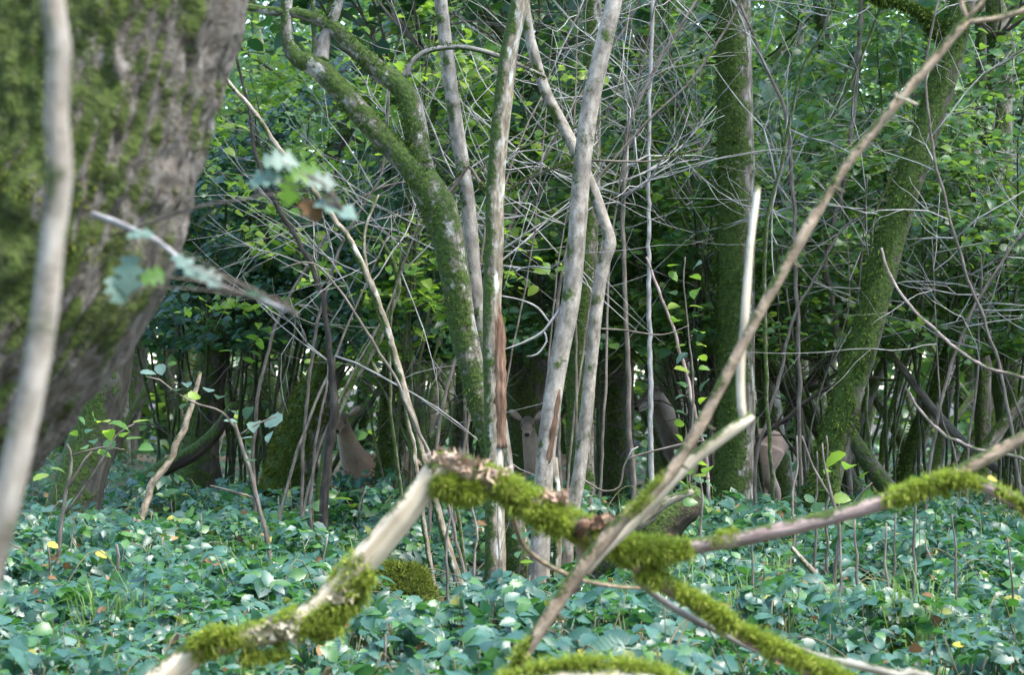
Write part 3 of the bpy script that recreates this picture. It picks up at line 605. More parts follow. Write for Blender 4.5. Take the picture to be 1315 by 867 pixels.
for k, (x, y, rx, ry) in enumerate([(572, 592, 20, 12), (598, 599, 18, 9), (628, 610, 22, 8), (715, 640, 16, 6), (770, 672, 14, 7), (440, 768, 14, 9), (345, 813, 24, 12), (370, 810, 16, 12)]):
    # flakes of loose bark on top of the bough
    rg = np.random.default_rng(200 + k); mb = MB()
    m_ = 70; pts = np.array([P(x + rg.normal(0, rx * .55), y + rg.normal(0, ry * .35), 6.985 - rg.uniform(0, .025)) for _ in range(m_)])
    tufts(mb, pts, nrm(rg.normal(0, 1, (m_, 3)) * (1, .5, .6) + (0, -.2, .5)), m_, .020, rg, None, 0, .8)
    mb.build('bark_flakes', M['bare_wood' if k > 4 else 'flake'], bough)['kind'] = 'stuff'
PADS = [([(250, 838, 46), (272, 826, 58), (292, 824, 46), (305, 822, 30)], 3600, (0, 0, .004)), ([(310, 830, 18), (345, 836, 16), (372, 830, 20)], 900, (0, 0, -.018)),
        ([(376, 808, 34), (400, 792, 56), (425, 775, 60), (452, 748, 58), (474, 728, 36)], 8000, (.008, 0, -.016)), ([(404, 800, 34), (420, 798, 40), (432, 790, 30)], 2400, (.008, -.01, -.03)),
        ([(556, 612, 34), (576, 622, 48), (600, 626, 44), (622, 626, 34)], 5200, (0, 0, -.012)), ([(630, 612, 30), (652, 628, 50), (682, 648, 52), (712, 668, 50), (738, 690, 32)], 8000, (.004, 0, -.008)),
        ([(752, 690, 28), (775, 693, 40), (805, 708, 44), (835, 712, 38), (862, 708, 26), (886, 704, 17)], 8600, (0, 0, -.002)),
        ([(1135, 642, 16), (1165, 635, 24), (1205, 621, 34), (1240, 619, 28), (1262, 627, 14)], 2600, (0, 0, .0)), ([(1278, 632, 22), (1315, 652, 25), (1370, 690, 20)], 700, (0, 0, .004)),
        ([(868, 762, 20), (890, 772, 30), (925, 794, 32), (960, 818, 34), (1000, 838, 36), (1040, 858, 38), (1090, 884, 36)], 9000, (0, 0, .004)), ([(824, 734, 24), (840, 744, 24)], 900, (0, 0, -.006))]
BS = []
for d_, pp in ((7.0, [(400, 790, 38), (440, 752, 40), (470, 718, 42)]), (7.0, [(560, 600, 34), (615, 612, 36), (700, 655, 40), (790, 700, 38), (860, 706, 30)]), (7.0, [(850, 706, 25), (950, 692, 23)]), (7.0, [(1150, 640, 23), (1180, 630, 24), (1250, 618, 22)]), (7.0, [(822, 728, 26), (880, 768, 22), (965, 822, 22), (1075, 876, 24)]), (7.0, [(250, 838, 40), (340, 815, 34), (400, 790, 38)])):
    c, r = trace(d_, pp, .92); V_, T_, Q_, A_, N_ = tube(c, r, sides=14, step=.02); BS.append(scatter_pts(V_, N_, Q_))
mb = MB(); tufts(mb, np.vstack([b[0] for b in BS]), np.vstack([b[1] for b in BS]), 42000, .012, np.random.default_rng(88), lambda p, n: fbm(p * 18, 12) + .12 * n[:, 2] > .45, .5, .3)
mb.build('moss', M['moss'], bough)['kind'] = 'stuff'
for k, (pp, n_, off) in enumerate(PADS):
    moss_pad(bough, 6.985, pp, n_, .019, 300 + k, off, .55)

c0 = P(480, 1187, 6.8)
fork = thing('forked_branch', (c0[0], c0[1], 0), 'long brown branch slanting up right and forking at the top', 'branch')
bough_piece(fork, 6.8, [(480, 1187, 26), (560, 1015, 25), (620, 920, 24), (660, 860, 23), (700, 800, 23), (738, 742, 25), (770, 702, 25), (800, 668, 24), (830, 640, 23), (862, 606, 21), (885, 570, 20), (902, 542, 20), (930, 488, 19), (960, 430, 18), (985, 384, 18), (1010, 340, 19), (1045, 280, 18), (1080, 222, 17), (1120, 170, 17), (1160, 122, 17), (1200, 75, 16), (1228, 40, 16), (1242, 24, 15)], 'fork_bark', seed=21, bump=.2, bs=20)
bough_piece(fork, 6.8, [(1238, 28, 11), (1262, 25, 10), (1290, 20, 10), (1330, 6, 10), (1420, -40, 8)], 'fork_bark', 'side_branch', 10, seed=22)
bough_piece(fork, 6.8, [(1242, 26, 9), (1236, 8, 8), (1228, -30, 8), (1222, -90, 6)], 'fork_bark', 'side_branch', 9, seed=23)
bough_piece(fork, 6.8, [(1240, 26, 10), (1252, 12, 8), (1268, -8, 8), (1300, -60, 6)], 'fork_bark', 'side_branch', 9, seed=24)
bough_piece(fork, 6.8, [(1150, 124, 6, -.02), (1165, 128, 6, -.04), (1178, 134, 4, -.05)], 'bare_wood', 'broken_stub', 8, seed=25)
bough_piece(fork, 6.8, [(1152, 128, 5, -.02), (1150, 119, 4, -.04)], 'bare_wood', 'broken_stub', 7, seed=26)
for k, (x, y) in enumerate([(700, 806), (716, 790), (676, 842), (872, 596), (1016, 336), (1072, 240), (905, 545)]):
    bough_piece(fork, 6.8, [(x, y, 7), (x + 9, y + 5, 5, -.02), (x + 13, y + 6, 2, -.03)], 'fork_bark', 'broken_stub', 7, seed=40 + k)
moss_pad(fork, 6.79, [(655, 868, 22), (672, 842, 26), (688, 818, 18)], 900, .015, 330, (-.004, 0, 0))
moss_pad(fork, 6.79, [(800, 672, 18), (826, 646, 26), (846, 624, 22), (858, 612, 12)], 700, .012, 331, (-.004, 0, .004))

c0 = P(760, 725, 6.9)
stick = thing('bent_stick', (c0[0], c0[1], c0[2]), 'barkless pale stick bent sharply in front of the thick mossy trunk', 'stick')
bough_piece(stick, 6.9, [(752, 735, 14), (775, 708, 15), (800, 684, 16), (828, 655, 18), (856, 624, 19), (888, 592, 19), (925, 563, 19), (950, 545, 18), (966, 533, 13)], 'bare_wood', 'lower_piece', 12, .10, seed=61)
bough_piece(stick, 6.9, [(955, 540, 12), (952, 522, 12), (951, 490, 12), (952, 455, 12), (956, 415, 12), (960, 360, 11), (964, 310, 10), (970, 265, 9), (973, 239, 9)], 'bare_wood', 'upper_piece', 12, .10, seed=62)
c0 = P(700, 690, 7.1)
wst = thing('white_stick', c0, 'thin whitish barkless stick lying along the lower mossy side branch', 'stick')
bough_piece(wst, 7.06, [(812, 742, 8), (845, 768, 10), (880, 790, 11), (915, 808, 10), (950, 826, 9), (972, 838, 5)], 'twig', 'stick', 10, seed=63)
wst2 = thing('white_stick', P(1020, 833, 7.1), 'split whitish stick resting on the brambles beside the lower mossy side branch', 'stick')
bough_piece(wst2, 7.12, [(1018, 830, 7), (1050, 842, 11), (1095, 853, 13), (1150, 866, 14), (1230, 892, 14), (1600, 1160, 16)], 'bare_wood', 'stick', 10, seed=64)
c0 = P(380, 1235, 6.4)
low = thing('mossy_branch', (c0[0], c0[1], 0), 'mossy branch lying low under the slanting forked branch', 'branch')
bough_piece(low, 6.4, [(330, 1235, 40), (470, 1040, 40), (590, 925, 36), (660, 882, 32), (710, 872, 30), (770, 870, 28), (830, 876, 30), (900, 900, 34), (1020, 980, 36), (1200, 1235, 36)], 'bare_wood', seed=71)
moss_pad(low, 6.39, [(640, 886, 24), (690, 868, 22), (730, 861, 18), (780, 862, 20), (830, 868, 26), (880, 888, 26)], 5200, .017, 340, (0, .01, .010))

# ================================================================ ROTTEN LOG, MOSSY STUMP, LEANING STICKS
c, r = trace(16.0, [(712, 786, 30), (770, 735, 50), (812, 703, 62), (850, 676, 60), (876, 652, 48), (896, 630, 26)])
t = thing('rotten_log', (c[0][0], c[0][1], 0), 'dark rotten log with a hollow broken end and moss on top', 'log')
mb = MB(); s_ = addtube(mb, c, r, 0, sides=26, bump=.45, bs=9, step=.03, seed=5); mb.build('log', M['rot'], t)
mb = MB(); tufts(mb, s_[0], s_[1], 9000, .025, np.random.default_rng(3), lambda p, n: (n[:, 2] > .25) & (fbm(p * 6, 4) > .4), .2); mb.build('moss', M['moss_dark'], t)['kind'] = 'stuff'
c, r = trace(15.9, [(798, 690, 14), (822, 678, 22), (850, 655, 16), (888, 640, 8)]); mb = MB(); addtube(mb, c + (0, -.12, .04), r, 0, sides=10, bump=.3, bs=20, step=.03); mb.build('splinter', M['brown'], t)

def mound(name, label, px, py, d, wd, h, moss_n, seed):
    q = P(px, py, d); t = thing(name, (q[0], q[1], 0), label, 'stump'); mb = MB()
    th = np.linspace(0, 2 * np.pi, 40, endpoint=False); ph = np.linspace(0, 1, 16); X, Y = np.meshgrid(th, ph)
    R = np.cos(Y * np.pi / 2) ** .7; V = np.stack((np.cos(X) * R * wd, np.sin(X) * R * wd * .8, np.sin(Y * np.pi / 2) * h - .05), -1).reshape(-1, 3)
    V = V * (1 + .5 * (fbm(V * 9 + seed, seed) - .45))[:, None] + (q[0], q[1], 0); i, j = np.meshgrid(np.arange(15), np.arange(40), indexing='ij')
    mb.add(V, None, np.stack((i * 40 + j, i * 40 + (j + 1) % 40, (i + 1) * 40 + (j + 1) % 40, (i + 1) * 40 + j), -1).reshape(-1, 4), V); mb.build('stump', M['rot'], t)
    mb = MB(); tufts(mb, V, nrm(V - (q[0], q[1], 0)), moss_n, .025, np.random.default_rng(seed), lambda p, n: (n[:, 2] > .2) & (fbm(p * 5, 4) > .33), .3); mb.build('moss', M['moss_mid'], t)['kind'] = 'stuff'
mound('mossy_stump', 'low moss-topped stump among brambles under the barkless bough', 518, 775, 15.6, .19, .34, 12000, 6)
mound('mossy_stump', 'dark mossy stump behind the lower mossy side branch', 905, 860, 12.4, .16, .34, 6000, 7)
mound('mossy_stump', 'bright mossy hummock at the foot of the broken leaning trunk', 345, 712, 21.0, .26, .50, 9000, 8)

STK = [('broken_stick', 'broken brown stick leaning upright against the dark wood', 16.5, 'fork_bark', [(160, 778, 12), (186, 648, 11), (214, 596, 10), (238, 545, 9), (250, 505, 7), (257, 478, 5)]),
       ('broken_stick', 'brown-barked dead stick leaning left among the right brambles', 13.0, 'brown', [(1100, 858, 9), (1092, 830, 10), (1076, 790, 10), (1056, 755, 9), (1036, 725, 8), (1016, 704, 6)]),
       ('rose_cane', 'pinkish thorny cane arching down right in front of the leaning mossy trunk', 17.0, 'pink_bark', [(1420, 772, 6), (1400, 640, 6), (1370, 540, 6), (1320, 488, 5), (1262, 470, 5), (1205, 428, 5), (1162, 384, 4), (1140, 345, 4), (1132, 318, 3)]),
       ('rose_cane', 'pinkish thin cane rising left above the right end of the bough', 17.2, 'pink_bark', [(1440, 768, 6), (1380, 640, 6), (1318, 592, 5), (1262, 578, 5), (1210, 556, 5), (1180, 525, 4), (1165, 500, 3)]),
       ('rose_cane', 'pinkish straight cane leaning left of the thick mossy trunk', 18.2, 'pink_bark', [(912, 752, 6), (908, 600, 5), (895, 540, 5), (876, 460, 5), (860, 410, 4), (845, 370, 4), (830, 330, 3)])]
for i, (nm, lb, d, mt, pp) in enumerate(STK): traced_tree(nm, lb, 'stick' if 'stick' in nm else 'cane', d, [pp], mt, 8, .15, 18, seed=120 + i, wob=.03)

# ================================================================ DEER
from mathutils.kdtree import KDTree
def fur_mat():
    m, t, N, L = nodes('deer_fur')
    at = N('Attribute', attribute_name='fur'); no = N('TexNoise'); no.inputs['Scale'].default_value = 110; no.inputs['Detail'].default_value = 4
    tc = N('TexCoord'); mp = N('Mapping'); mp.inputs['Scale'].default_value = (.8, 1, .6); L(tc.outputs['Object'], mp.inputs[0]); L(mp.outputs[0], no.inputs[0])
    mx = N('Mix', data_type='RGBA', blend_type='MULTIPLY'); mx.inputs[0].default_value = .8; L(at.outputs['Color'], mx.inputs[6]); L(ramp(t, [(.3, .8), (.7, 1.12)], no.outputs[0], L), mx.inputs[7])
    b = N('BsdfPrincipled'); b.inputs['Roughness'].default_value = .8; b.inputs['Sheen Weight'].default_value = .15; L(mx.outputs[2], b.inputs[0])
    bp = N('Bump'); bp.inputs['Strength'].default_value = .5; bp.inputs['Distance'].default_value = .006; L(no.outputs[0], bp.inputs['Height']); L(bp.outputs[0], b.inputs['Normal'])
    o = N('OutputMaterial'); L(b.outputs[0], o.inputs[0]); return m
M['fur'] = fur_mat(); M['eye'] = plain('deer_eye', (.012, .009, .008), .12, .8); M['nose'] = plain('deer_nose', (.02, .017, .017), .35, .5)
RUS, GRY, PAL, DRK, WHT, EAR, FACE = (.42, .235, .145), (.33, .215, .155), (.40, .30, .235), (.10, .068, .05), (.55, .47, .40), (.46, .32, .26), (.19, .12, .085)

def deer(px, d, yaw, hyaw, label, scale=1.0, hpitch=0.0, neck_fwd=0.0, coat_shade=1.0):
    """yaw: heading of the body (0 = +X, counter-clockwise); hyaw: turn of the head against the body"""
    base = P(px, 0, d); base[2] = 0
    Vs, Ts, Qs, Cs, n0 = [], [], [], [], 0
    def part(c, r, col, ell=(1, 1), ref=(0, 1, 0), head=False, step=.025, col2=None):
        nonlocal n0
        V, T, Q, A, N = tube(np.array(c, float), np.array(r, float), sides=14, step=step, ell=ell, ref=ref)
        if head: V = headx(V)
        C = np.tile(col, (len(V), 1)); 
        if col2 is not None: k = np.clip(A[:, 2:3] / (A[:, 2].max() + 1e-6), 0, 1); C = C * (1 - k) + np.array(col2) * k
        Vs.append(V); Ts.append(T + n0); Qs.append(Q + n0); Cs.append(C); n0 += len(V)
    pol = np.array((.46 + neck_fwd, 0, 1.10))
    def headx(V):
        q = V - pol; cp, sp_ = math.cos(hpitch), math.sin(hpitch); q = np.stack((q[:, 0] * cp + q[:, 2] * sp_, q[:, 1], -q[:, 0] * sp_ + q[:, 2] * cp), 1)
        cy, sy = math.cos(hyaw), math.sin(hyaw); return np.stack((q[:, 0] * cy - q[:, 1] * sy, q[:, 0] * sy + q[:, 1] * cy, q[:, 2]), 1) + pol
    hx = neck_fwd
    part([(-.56, 0, .70), (-.50, 0, .71), (-.40, 0, .705), (-.15, 0, .675), (.10, 0, .655), (.26, 0, .67), (.36, 0, .70), (.42, 0, .72)], [.05, .12, .165, .178, .185, .175, .135, .06], RUS, (.74, 1))
    part([(-.30, 0, .63), (0, 0, .58), (.24, 0, .57)], [.09, .115, .115], PAL, (.72, 1))
    part([(.24, 0, .70), (.33 + hx * .3, 0, .82), (.40 + hx * .7, 0, .96), (.445 + hx, 0, 1.08), (.46 + hx, 0, 1.13)], [.165, .122, .088, .070, .058], GRY, (.82, 1), col2=GRY)
    part([(.33, 0, .66), (.385 + hx * .4, 0, .80), (.44 + hx * .8, 0, .95), (.48 + hx, 0, 1.06)], [.11, .085, .062, .045], PAL, (.80, 1))
    part([(.36, 0, .60), (.37, 0, .70), (.39, 0, .76)], [.07, .10, .075], DRK, (.9, .8))
    b = lambda x, y, z: (x + hx, y, z)
    part([b(.43, 0, 1.12), b(.48, 0, 1.135), b(.54, 0, 1.125), b(.60, 0, 1.095), b(.655, 0, 1.062), b(.69, 0, 1.045)], [.045, .078, .072, .052, .039, .030], FACE, (.86, 1), head=True, col2=GRY, step=.015)
    part([b(.48, 0, 1.188), b(.53, 0, 1.176), b(.575, 0, 1.150)], [.046, .042, .03], DRK, (1, .7), head=True, step=.015)
    part([b(.60, 0, 1.058), b(.675, 0, 1.032)], [.032, .024], WHT, (.9, .8), head=True, step=.015)
    for s in (1, -1):
        part([b(.455, s * .045, 1.165), b(.445, s * .085, 1.20), b(.44, s * .125, 1.235), b(.438, s * .158, 1.262), b(.437, s * .178, 1.28)], [.014, .034, .042, .028, .006], FACE, (.30, 1), (1, 0, 0), True, .012)
        part([b(.466, s * .07, 1.19), b(.462, s * .118, 1.228), b(.455, s * .155, 1.258)], [.016, .027, .012], EAR, (.4, 1), (1, 0, 0), True, .012)
        part([(.26, s * .09, .66), (.27, s * .095, .52), (.285, s * .09, .41), (.285, s * .088, .37), (.28, s * .085, .22), (.275, s * .085, .10), (.285, s * .085, .04), (.30, s * .085, .0)], [.085, .062, .036, .032, .021, .022, .023, .028], RUS, (.85, 1), (0, 1, 0), col2=PAL)
        part([(-.40, s * .075, .70), (-.36, s * .10, .56), (-.38, s * .10, .47), (-.455, s * .095, .36), (-.465, s * .095, .32), (-.445, s * .09, .18), (-.435, s * .09, .09), (-.425, s * .09, .04), (-.41, s * .09, 0)], [.135, .11, .07, .036, .034, .023, .024, .024, .028], RUS, (.72, 1), (0, 1, 0), col2=PAL)
    part([(-.55, 0, .76), (-.60, 0, .70), (-.61, 0, .58)], [.03, .032, .016], DRK, (1, .6))
    V, C = np.vstack(Vs), np.vstack(Cs)
    mb = MB(); mb.add(V, np.vstack(Ts), np.vstack(Qs)); me = mb.mesh('tmp', M['fur'])
    tmp = bpy.data.objects.new('tmp', me); COL.objects.link(tmp)
    md = tmp.modifiers.new('r', 'REMESH'); md.mode = 'VOXEL'; md.voxel_size = .0085
    sm = tmp.modifiers.new('s', 'SMOOTH'); sm.factor = .5; sm.iterations = 12
    dg = bpy.context.evaluated_depsgraph_get(); me2 = bpy.data.meshes.new_from_object(tmp.evaluated_get(dg)); bpy.data.objects.remove(tmp)
    kd = KDTree(len(V)); [kd.insert(v, i) for i, v in enumerate(V)]; kd.balance()
    co = []
    for v in me2.vertices:
        f_ = kd.find_n(v.co, 18); w_ = np.array([1 / (q[2] + .012) for q in f_]); co.append((C[[q[1] for q in f_]] * w_[:, None]).sum(0) / w_.sum())
    co = np.array(co); co = (co * .55 + co.mean(1, keepdims=True) * .45) * coat_shade if coat_shade != 1.0 else co; co = co * (1 + .7 * (fbm(np.array([v.co[:] for v in me2.vertices]) * 14, 2) - .45))[:, None]  # fur can be greyed and dimmed here to imitate shade
    at = me2.attributes.new('fur', 'FLOAT_COLOR', 'POINT'); at.data.foreach_set('color', np.hstack((co, np.ones((len(co), 1)))).astype(np.float32).ravel())
    me2.polygons.foreach_set('use_smooth', np.ones(len(me2.polygons), bool)); me2.name = 'body'
    if not me2.materials: me2.materials.append(M['fur'])
    t = thing('deer', base, label, 'deer', None); t.rotation_euler = (0, 0, yaw); t.scale = (scale,) * 3
    o = bpy.data.objects.new('body', me2); COL.objects.link(o); o.parent = t
    def ball(name, q, rr, mat):
        th, ph = np.meshgrid(np.linspace(0, 2 * np.pi, 12, endpoint=False), np.linspace(-1.45, 1.45, 8)); X = np.stack((np.cos(th) * np.cos(ph) * rr[0], np.sin(th) * np.cos(ph) * rr[1], np.sin(ph) * rr[2]), -1).reshape(-1, 3)
        i, j = np.meshgrid(np.arange(7), np.arange(12), indexing='ij'); m_ = MB(); m_.add(headx(X + np.array(q)), None, np.stack((i * 12 + j, i * 12 + (j + 1) % 12, (i + 1) * 12 + (j + 1) % 12, (i + 1) * 12 + j), -1).reshape(-1, 4))
        ob = bpy.data.objects.new(name, m_.mesh(name, M[mat])); COL.objects.link(ob); ob.parent = t
    for s in (1, -1): ball('eye', b(.565, s * .050, 1.128), (.019, .012, .017), 'eye')
    ball('nose', b(.688, 0, 1.052), (.018, .026, .018), 'nose')
    return t
deer(491, 22.3, math.radians(222), math.radians(38), 'fallow deer looking out from behind the dark sapling stem, body turned aside', .84)
deer(710, 22.0, math.radians(240), math.radians(28), 'fallow deer facing the viewer between the brown and the speckled stems', .82)
deer(924, 24.2, math.radians(186), math.radians(30), 'fallow deer standing sideways, mostly hidden behind the thick mossy trunk', 1.0, .1, .05, .8)  # last argument dims the fur, as if this deer stood in shade

# ================================================================ SHRUBS
def shrub(name, label, cat, bpx, d, box, nst, bark, leafm=None, nleaf=0, seed=0, zmin=.9, twigs=6, tl=.9, tr=.006, r0=.014, single=0, size=(.06, .11), group=None, curl=.3, depth=1, tpl='hazel', lo='hazel_lo', dz=1.2, up=.03, twig=None):
    """multi-stemmed bush: stems rise from one foot into a region, twigs fork from them, leaves sit along the twigs"""
    rg = np.random.default_rng(1000 + seed); f = P(bpx, 0, d); f[2] = 0; nd = []
    t = thing(name, f, label, cat, group)
    for k in range(nst):
        q = P(rg.uniform(box[0], box[1]), rg.uniform(box[2], box[3]), d + rg.uniform(-dz, dz)); s = f + np.array((rg.normal(0, .12), rg.normal(0, .12), -.05))
        mid = s * .45 + q * .55; mid[2] = max(mid[2], q[2] * .66); mid += rg.normal(0, .12, 3); q2 = s * .8 + q * .2; q2[2] = q[2] * .32
        c = np.array([s, q2, mid, q]); mb = MB(); tb = MB(); rr = np.array((1, .85, .62, .3)) * r0 * rg.uniform(.7, 1.3)
        addtube(mb, c, rr, 0, sides=7, step=.08, bump=.1, bs=14, wob=.03, seed=seed + k)
        cc, r2 = resample(c, rr, .1); m_ = len(cc)
        for j in range(twigs):
            i = int(rg.integers(int(m_ * (.62 if not nleaf else .4)), m_)); i = min(i, m_ - 2); dd = nrm(cc[i + 1] - cc[i]); sd_ = rg.normal(0, 1, 3) * (1, .8, .5); sd_ = nrm(sd_)
            grow(tb, cc[i], dd * .5 + sd_, tl * rg.uniform(.5, 1.2), min(tr, r2[i] * .9), rg, depth, 3, curl, up, nd)
        mb.build('stem', M[bark], t)
        if tb.n: tb.build('twigs', M[twig or bark], t)['kind'] = 'stuff'
    if nleaf:
        nd = [q for q, _ in nd if q[2] > zmin]
        if len(nd):
            P_ = np.array(nd); k = rg.integers(0, len(P_), nleaf); pos = P_[k] + rg.normal(0, .07, (nleaf, 3)) * (1, 1, .35)
            foliage(t, pos, up_normals(nleaf, rg, .32), rg.uniform(*size, nleaf), tpl, leafm, rg, single, lo)
    return t

HZ = [('yellow-green hazel bush spreading behind the forked tree limbs', 535, 19.6, (290, 600, 0, 170), 7, 'hazel_y', 1100, 60),
      ('pale green hazel bush beside the thick leaning trunk', 318, 23.2, (270, 470, 20, 230), 6, 'hazel_y', 800, 60),
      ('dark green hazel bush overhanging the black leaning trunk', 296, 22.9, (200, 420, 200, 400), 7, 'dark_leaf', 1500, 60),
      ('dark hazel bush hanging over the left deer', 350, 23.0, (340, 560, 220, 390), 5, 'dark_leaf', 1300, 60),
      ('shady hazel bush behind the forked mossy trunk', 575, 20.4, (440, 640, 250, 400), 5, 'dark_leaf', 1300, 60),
      ('green hazel bush above the middle deer', 738, 21.8, (600, 800, 170, 380), 5, 'hazel', 1300, 60),
      ('leafy hazel bush left of the thick mossy trunk', 942, 21.4, (740, 930, 130, 400), 7, 'hazel', 1500, 60),
      ('airy green hazel bush behind the thick mossy trunk', 900, 22.4, (820, 1000, 60, 300), 7, 'hazel', 1300, 60),
      ('leafy hazel bush between the two mossy trunks', 1050, 21.0, (960, 1160, 90, 380), 8, 'hazel', 1600, 60),
      ('bright hazel bush behind the leaning mossy trunk', 1180, 21.2, (1040, 1300, 0, 230), 8, 'hazel', 1500, 60),
      ('green hazel bush at the right edge of the wood', 1290, 20.8, (1180, 1400, 100, 360), 8, 'hazel', 1500, 60),
      ('tall hazel bush high behind the pale stems', 620, 23.6, (520, 760, -80, 200), 8, 'hazel', 1400, 60),
      ('tall hazel bush high between the speckled stem and the mossy trunk', 935, 23.0, (760, 940, -80, 160), 8, 'hazel', 1400, 60),
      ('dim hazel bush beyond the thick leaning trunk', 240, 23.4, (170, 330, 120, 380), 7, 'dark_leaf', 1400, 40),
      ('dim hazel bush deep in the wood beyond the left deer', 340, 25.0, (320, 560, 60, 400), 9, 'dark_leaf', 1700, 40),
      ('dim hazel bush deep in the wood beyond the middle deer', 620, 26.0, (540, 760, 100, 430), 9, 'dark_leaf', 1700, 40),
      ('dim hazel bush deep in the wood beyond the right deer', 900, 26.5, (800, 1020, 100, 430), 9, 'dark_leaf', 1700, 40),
      ('dim hazel bush deep in the wood beyond the leaning mossy trunk', 1120, 26.0, (1020, 1320, 100, 430), 10, 'dark_leaf', 1900, 40)]
for i, (lb, bx_, d, box, ns, lm, nl, sg) in enumerate(HZ):
    shrub('hazel_bush', lb, 'bush', bx_, d, box, ns, 'dark', lm, int(nl * 2.1), 10 + i, single=sg, twig='twig_brown', zmin=1.42 + (d - 20) * .03, size=(.05, .10))  # stems take the dark bark to suggest gloom low in the wood

# bare twiggy tangles in front of the leaves
BT = [('tangle of bare grey twigs above the arching pale branch', 585, 18.4, (480, 760, -30, 130), 3),
      ('tangle of bare grey twigs across the speckled leaning stem', 712, 18.6, (640, 900, -20, 190), 4),
      ('tangle of bare grey twigs left of the thick mossy trunk', 935, 20.7, (760, 960, 0, 200), 4),
      ('tangle of bare twigs right of the thick mossy trunk', 1040, 20.4, (960, 1120, 10, 280), 3),
      ('sprawling bare bush behind the leaning mossy trunk', 1240, 19.8, (1150, 1330, 230, 400), 2),
      ('bare twigs below the left limb of the forked tree', 385, 17.8, (340, 560, 180, 330), 3),
      ('bare twiggy bush at the right edge beside the rose canes', 1300, 20.4, (1200, 1400, 60, 280), 3)]
for i, (lb, bx_, d, box, ns) in enumerate(BT):
    shrub('bare_bush', lb, 'bush', bx_, d, box, ns, 'twig_brown', seed=60 + i, twig='twig', twigs=8, tl=1.5, tr=.0085, r0=.011, curl=.24, depth=1, dz=.7, up=.015)

DS = [(19.2, [(1000, 740), (985, 500), (985, 300), (1003, 215), (1028, 95), (1066, 20), (1090, -60)], 6), (19.5, [(1030, 740), (1024, 400), (1012, 165), (990, 100), (970, 50), (950, 0), (930, -80)], 6),
      (18.8, [(820, 740), (805, 450), (802, 200), (838, 95), (895, 0), (930, -60)], 7), (20.6, [(945, 740), (915, 420), (860, 240), (800, 120), (740, 30), (700, -40)], 6), (20.9, [(945, 740), (930, 300), (880, 150), (820, 60), (770, -20)], 5),
      (18.6, [(725, 740), (716, 420), (740, 280), (800, 190), (880, 110), (930, 40), (960, -20)], 5), (20.0, [(1130, 740), (1112, 480), (1120, 300), (1160, 200), (1230, 120), (1320, 60)], 5), (18.7, [(1325, 740), (1290, 500), (1235, 330), (1200, 200), (1190, 80), (1210, -20)], 5),
      (18.9, [(1180, 740), (1200, 560), (1240, 420), (1290, 330), (1340, 270)], 5), (18.3, [(530, 740), (500, 480), (520, 330), (600, 230), (690, 180), (780, 150)], 5), (18.5, [(330, 740), (332, 500), (400, 330), (470, 250), (540, 230)], 5), (18.2, [(385, 740), (390, 560), (405, 430), (440, 310), (490, 220), (500, 100)], 5),
      (20.5, [(938, 740), (945, 500), (985, 330), (1040, 200), (1100, 90), (1140, -20)], 6), (19.3, [(610, 740), (600, 480), (650, 300), (740, 130), (800, 40), (840, -40)], 5)]
DSP = ['just beyond the right edge of the thick mossy trunk', 'between the two mossy trunks', 'beside the thin upright pole', 'from behind the thick mossy trunk', 'high behind the thick mossy trunk', 'from behind the bent pale stem', 'behind the leaning mossy trunk',
       'above the rose canes', 'low beside the lichen-grey limb', 'across the forked mossy tree', 'beside the thin sapling with blue-green leaves', 'beside the dark forked sapling stem', 'past the top of the bent pale stick', 'across the brown tree with torn bark']
for k, (d, pp, wd) in enumerate(DS):
    rg = np.random.default_rng(700 + k); c, r = trace(d, [(a, b, wd * (1 - .5 * i / len(pp))) for i, (a, b) in enumerate(pp)]); c[0][2] = -.05
    side = 'right' if pp[-1][0] > pp[0][0] else 'left'
    t = thing('dead_sapling', (c[0][0], c[0][1], 0), 'thin bare dead sapling slanting ' + side + ' ' + DSP[k], 'sapling', 'dead saplings in the thicket')
    mb = MB(); addtube(mb, c, r, 0, sides=7, step=.07, bump=.12, bs=15, wob=.035, seed=k); mb.build('trunk', M['twig_brown' if k % 3 else 'grey'], t)
    cc, r2 = resample(c, r, .1); tb = MB()
    for j in range(9):
        i = int(rg.integers(int(len(cc) * .55), len(cc) - 1)); grow(tb, cc[i], nrm(cc[min(i + 1, len(cc) - 1)] - cc[i - 1]) * .7 + nrm(rg.normal(0, 1, 3) * (1, .6, .6)), rg.uniform(.3, 1.0), r2[i] * .6, rg, 1, 3, .38, .0)
    tb.build('twigs', M['twig'], t)['kind'] = 'stuff'

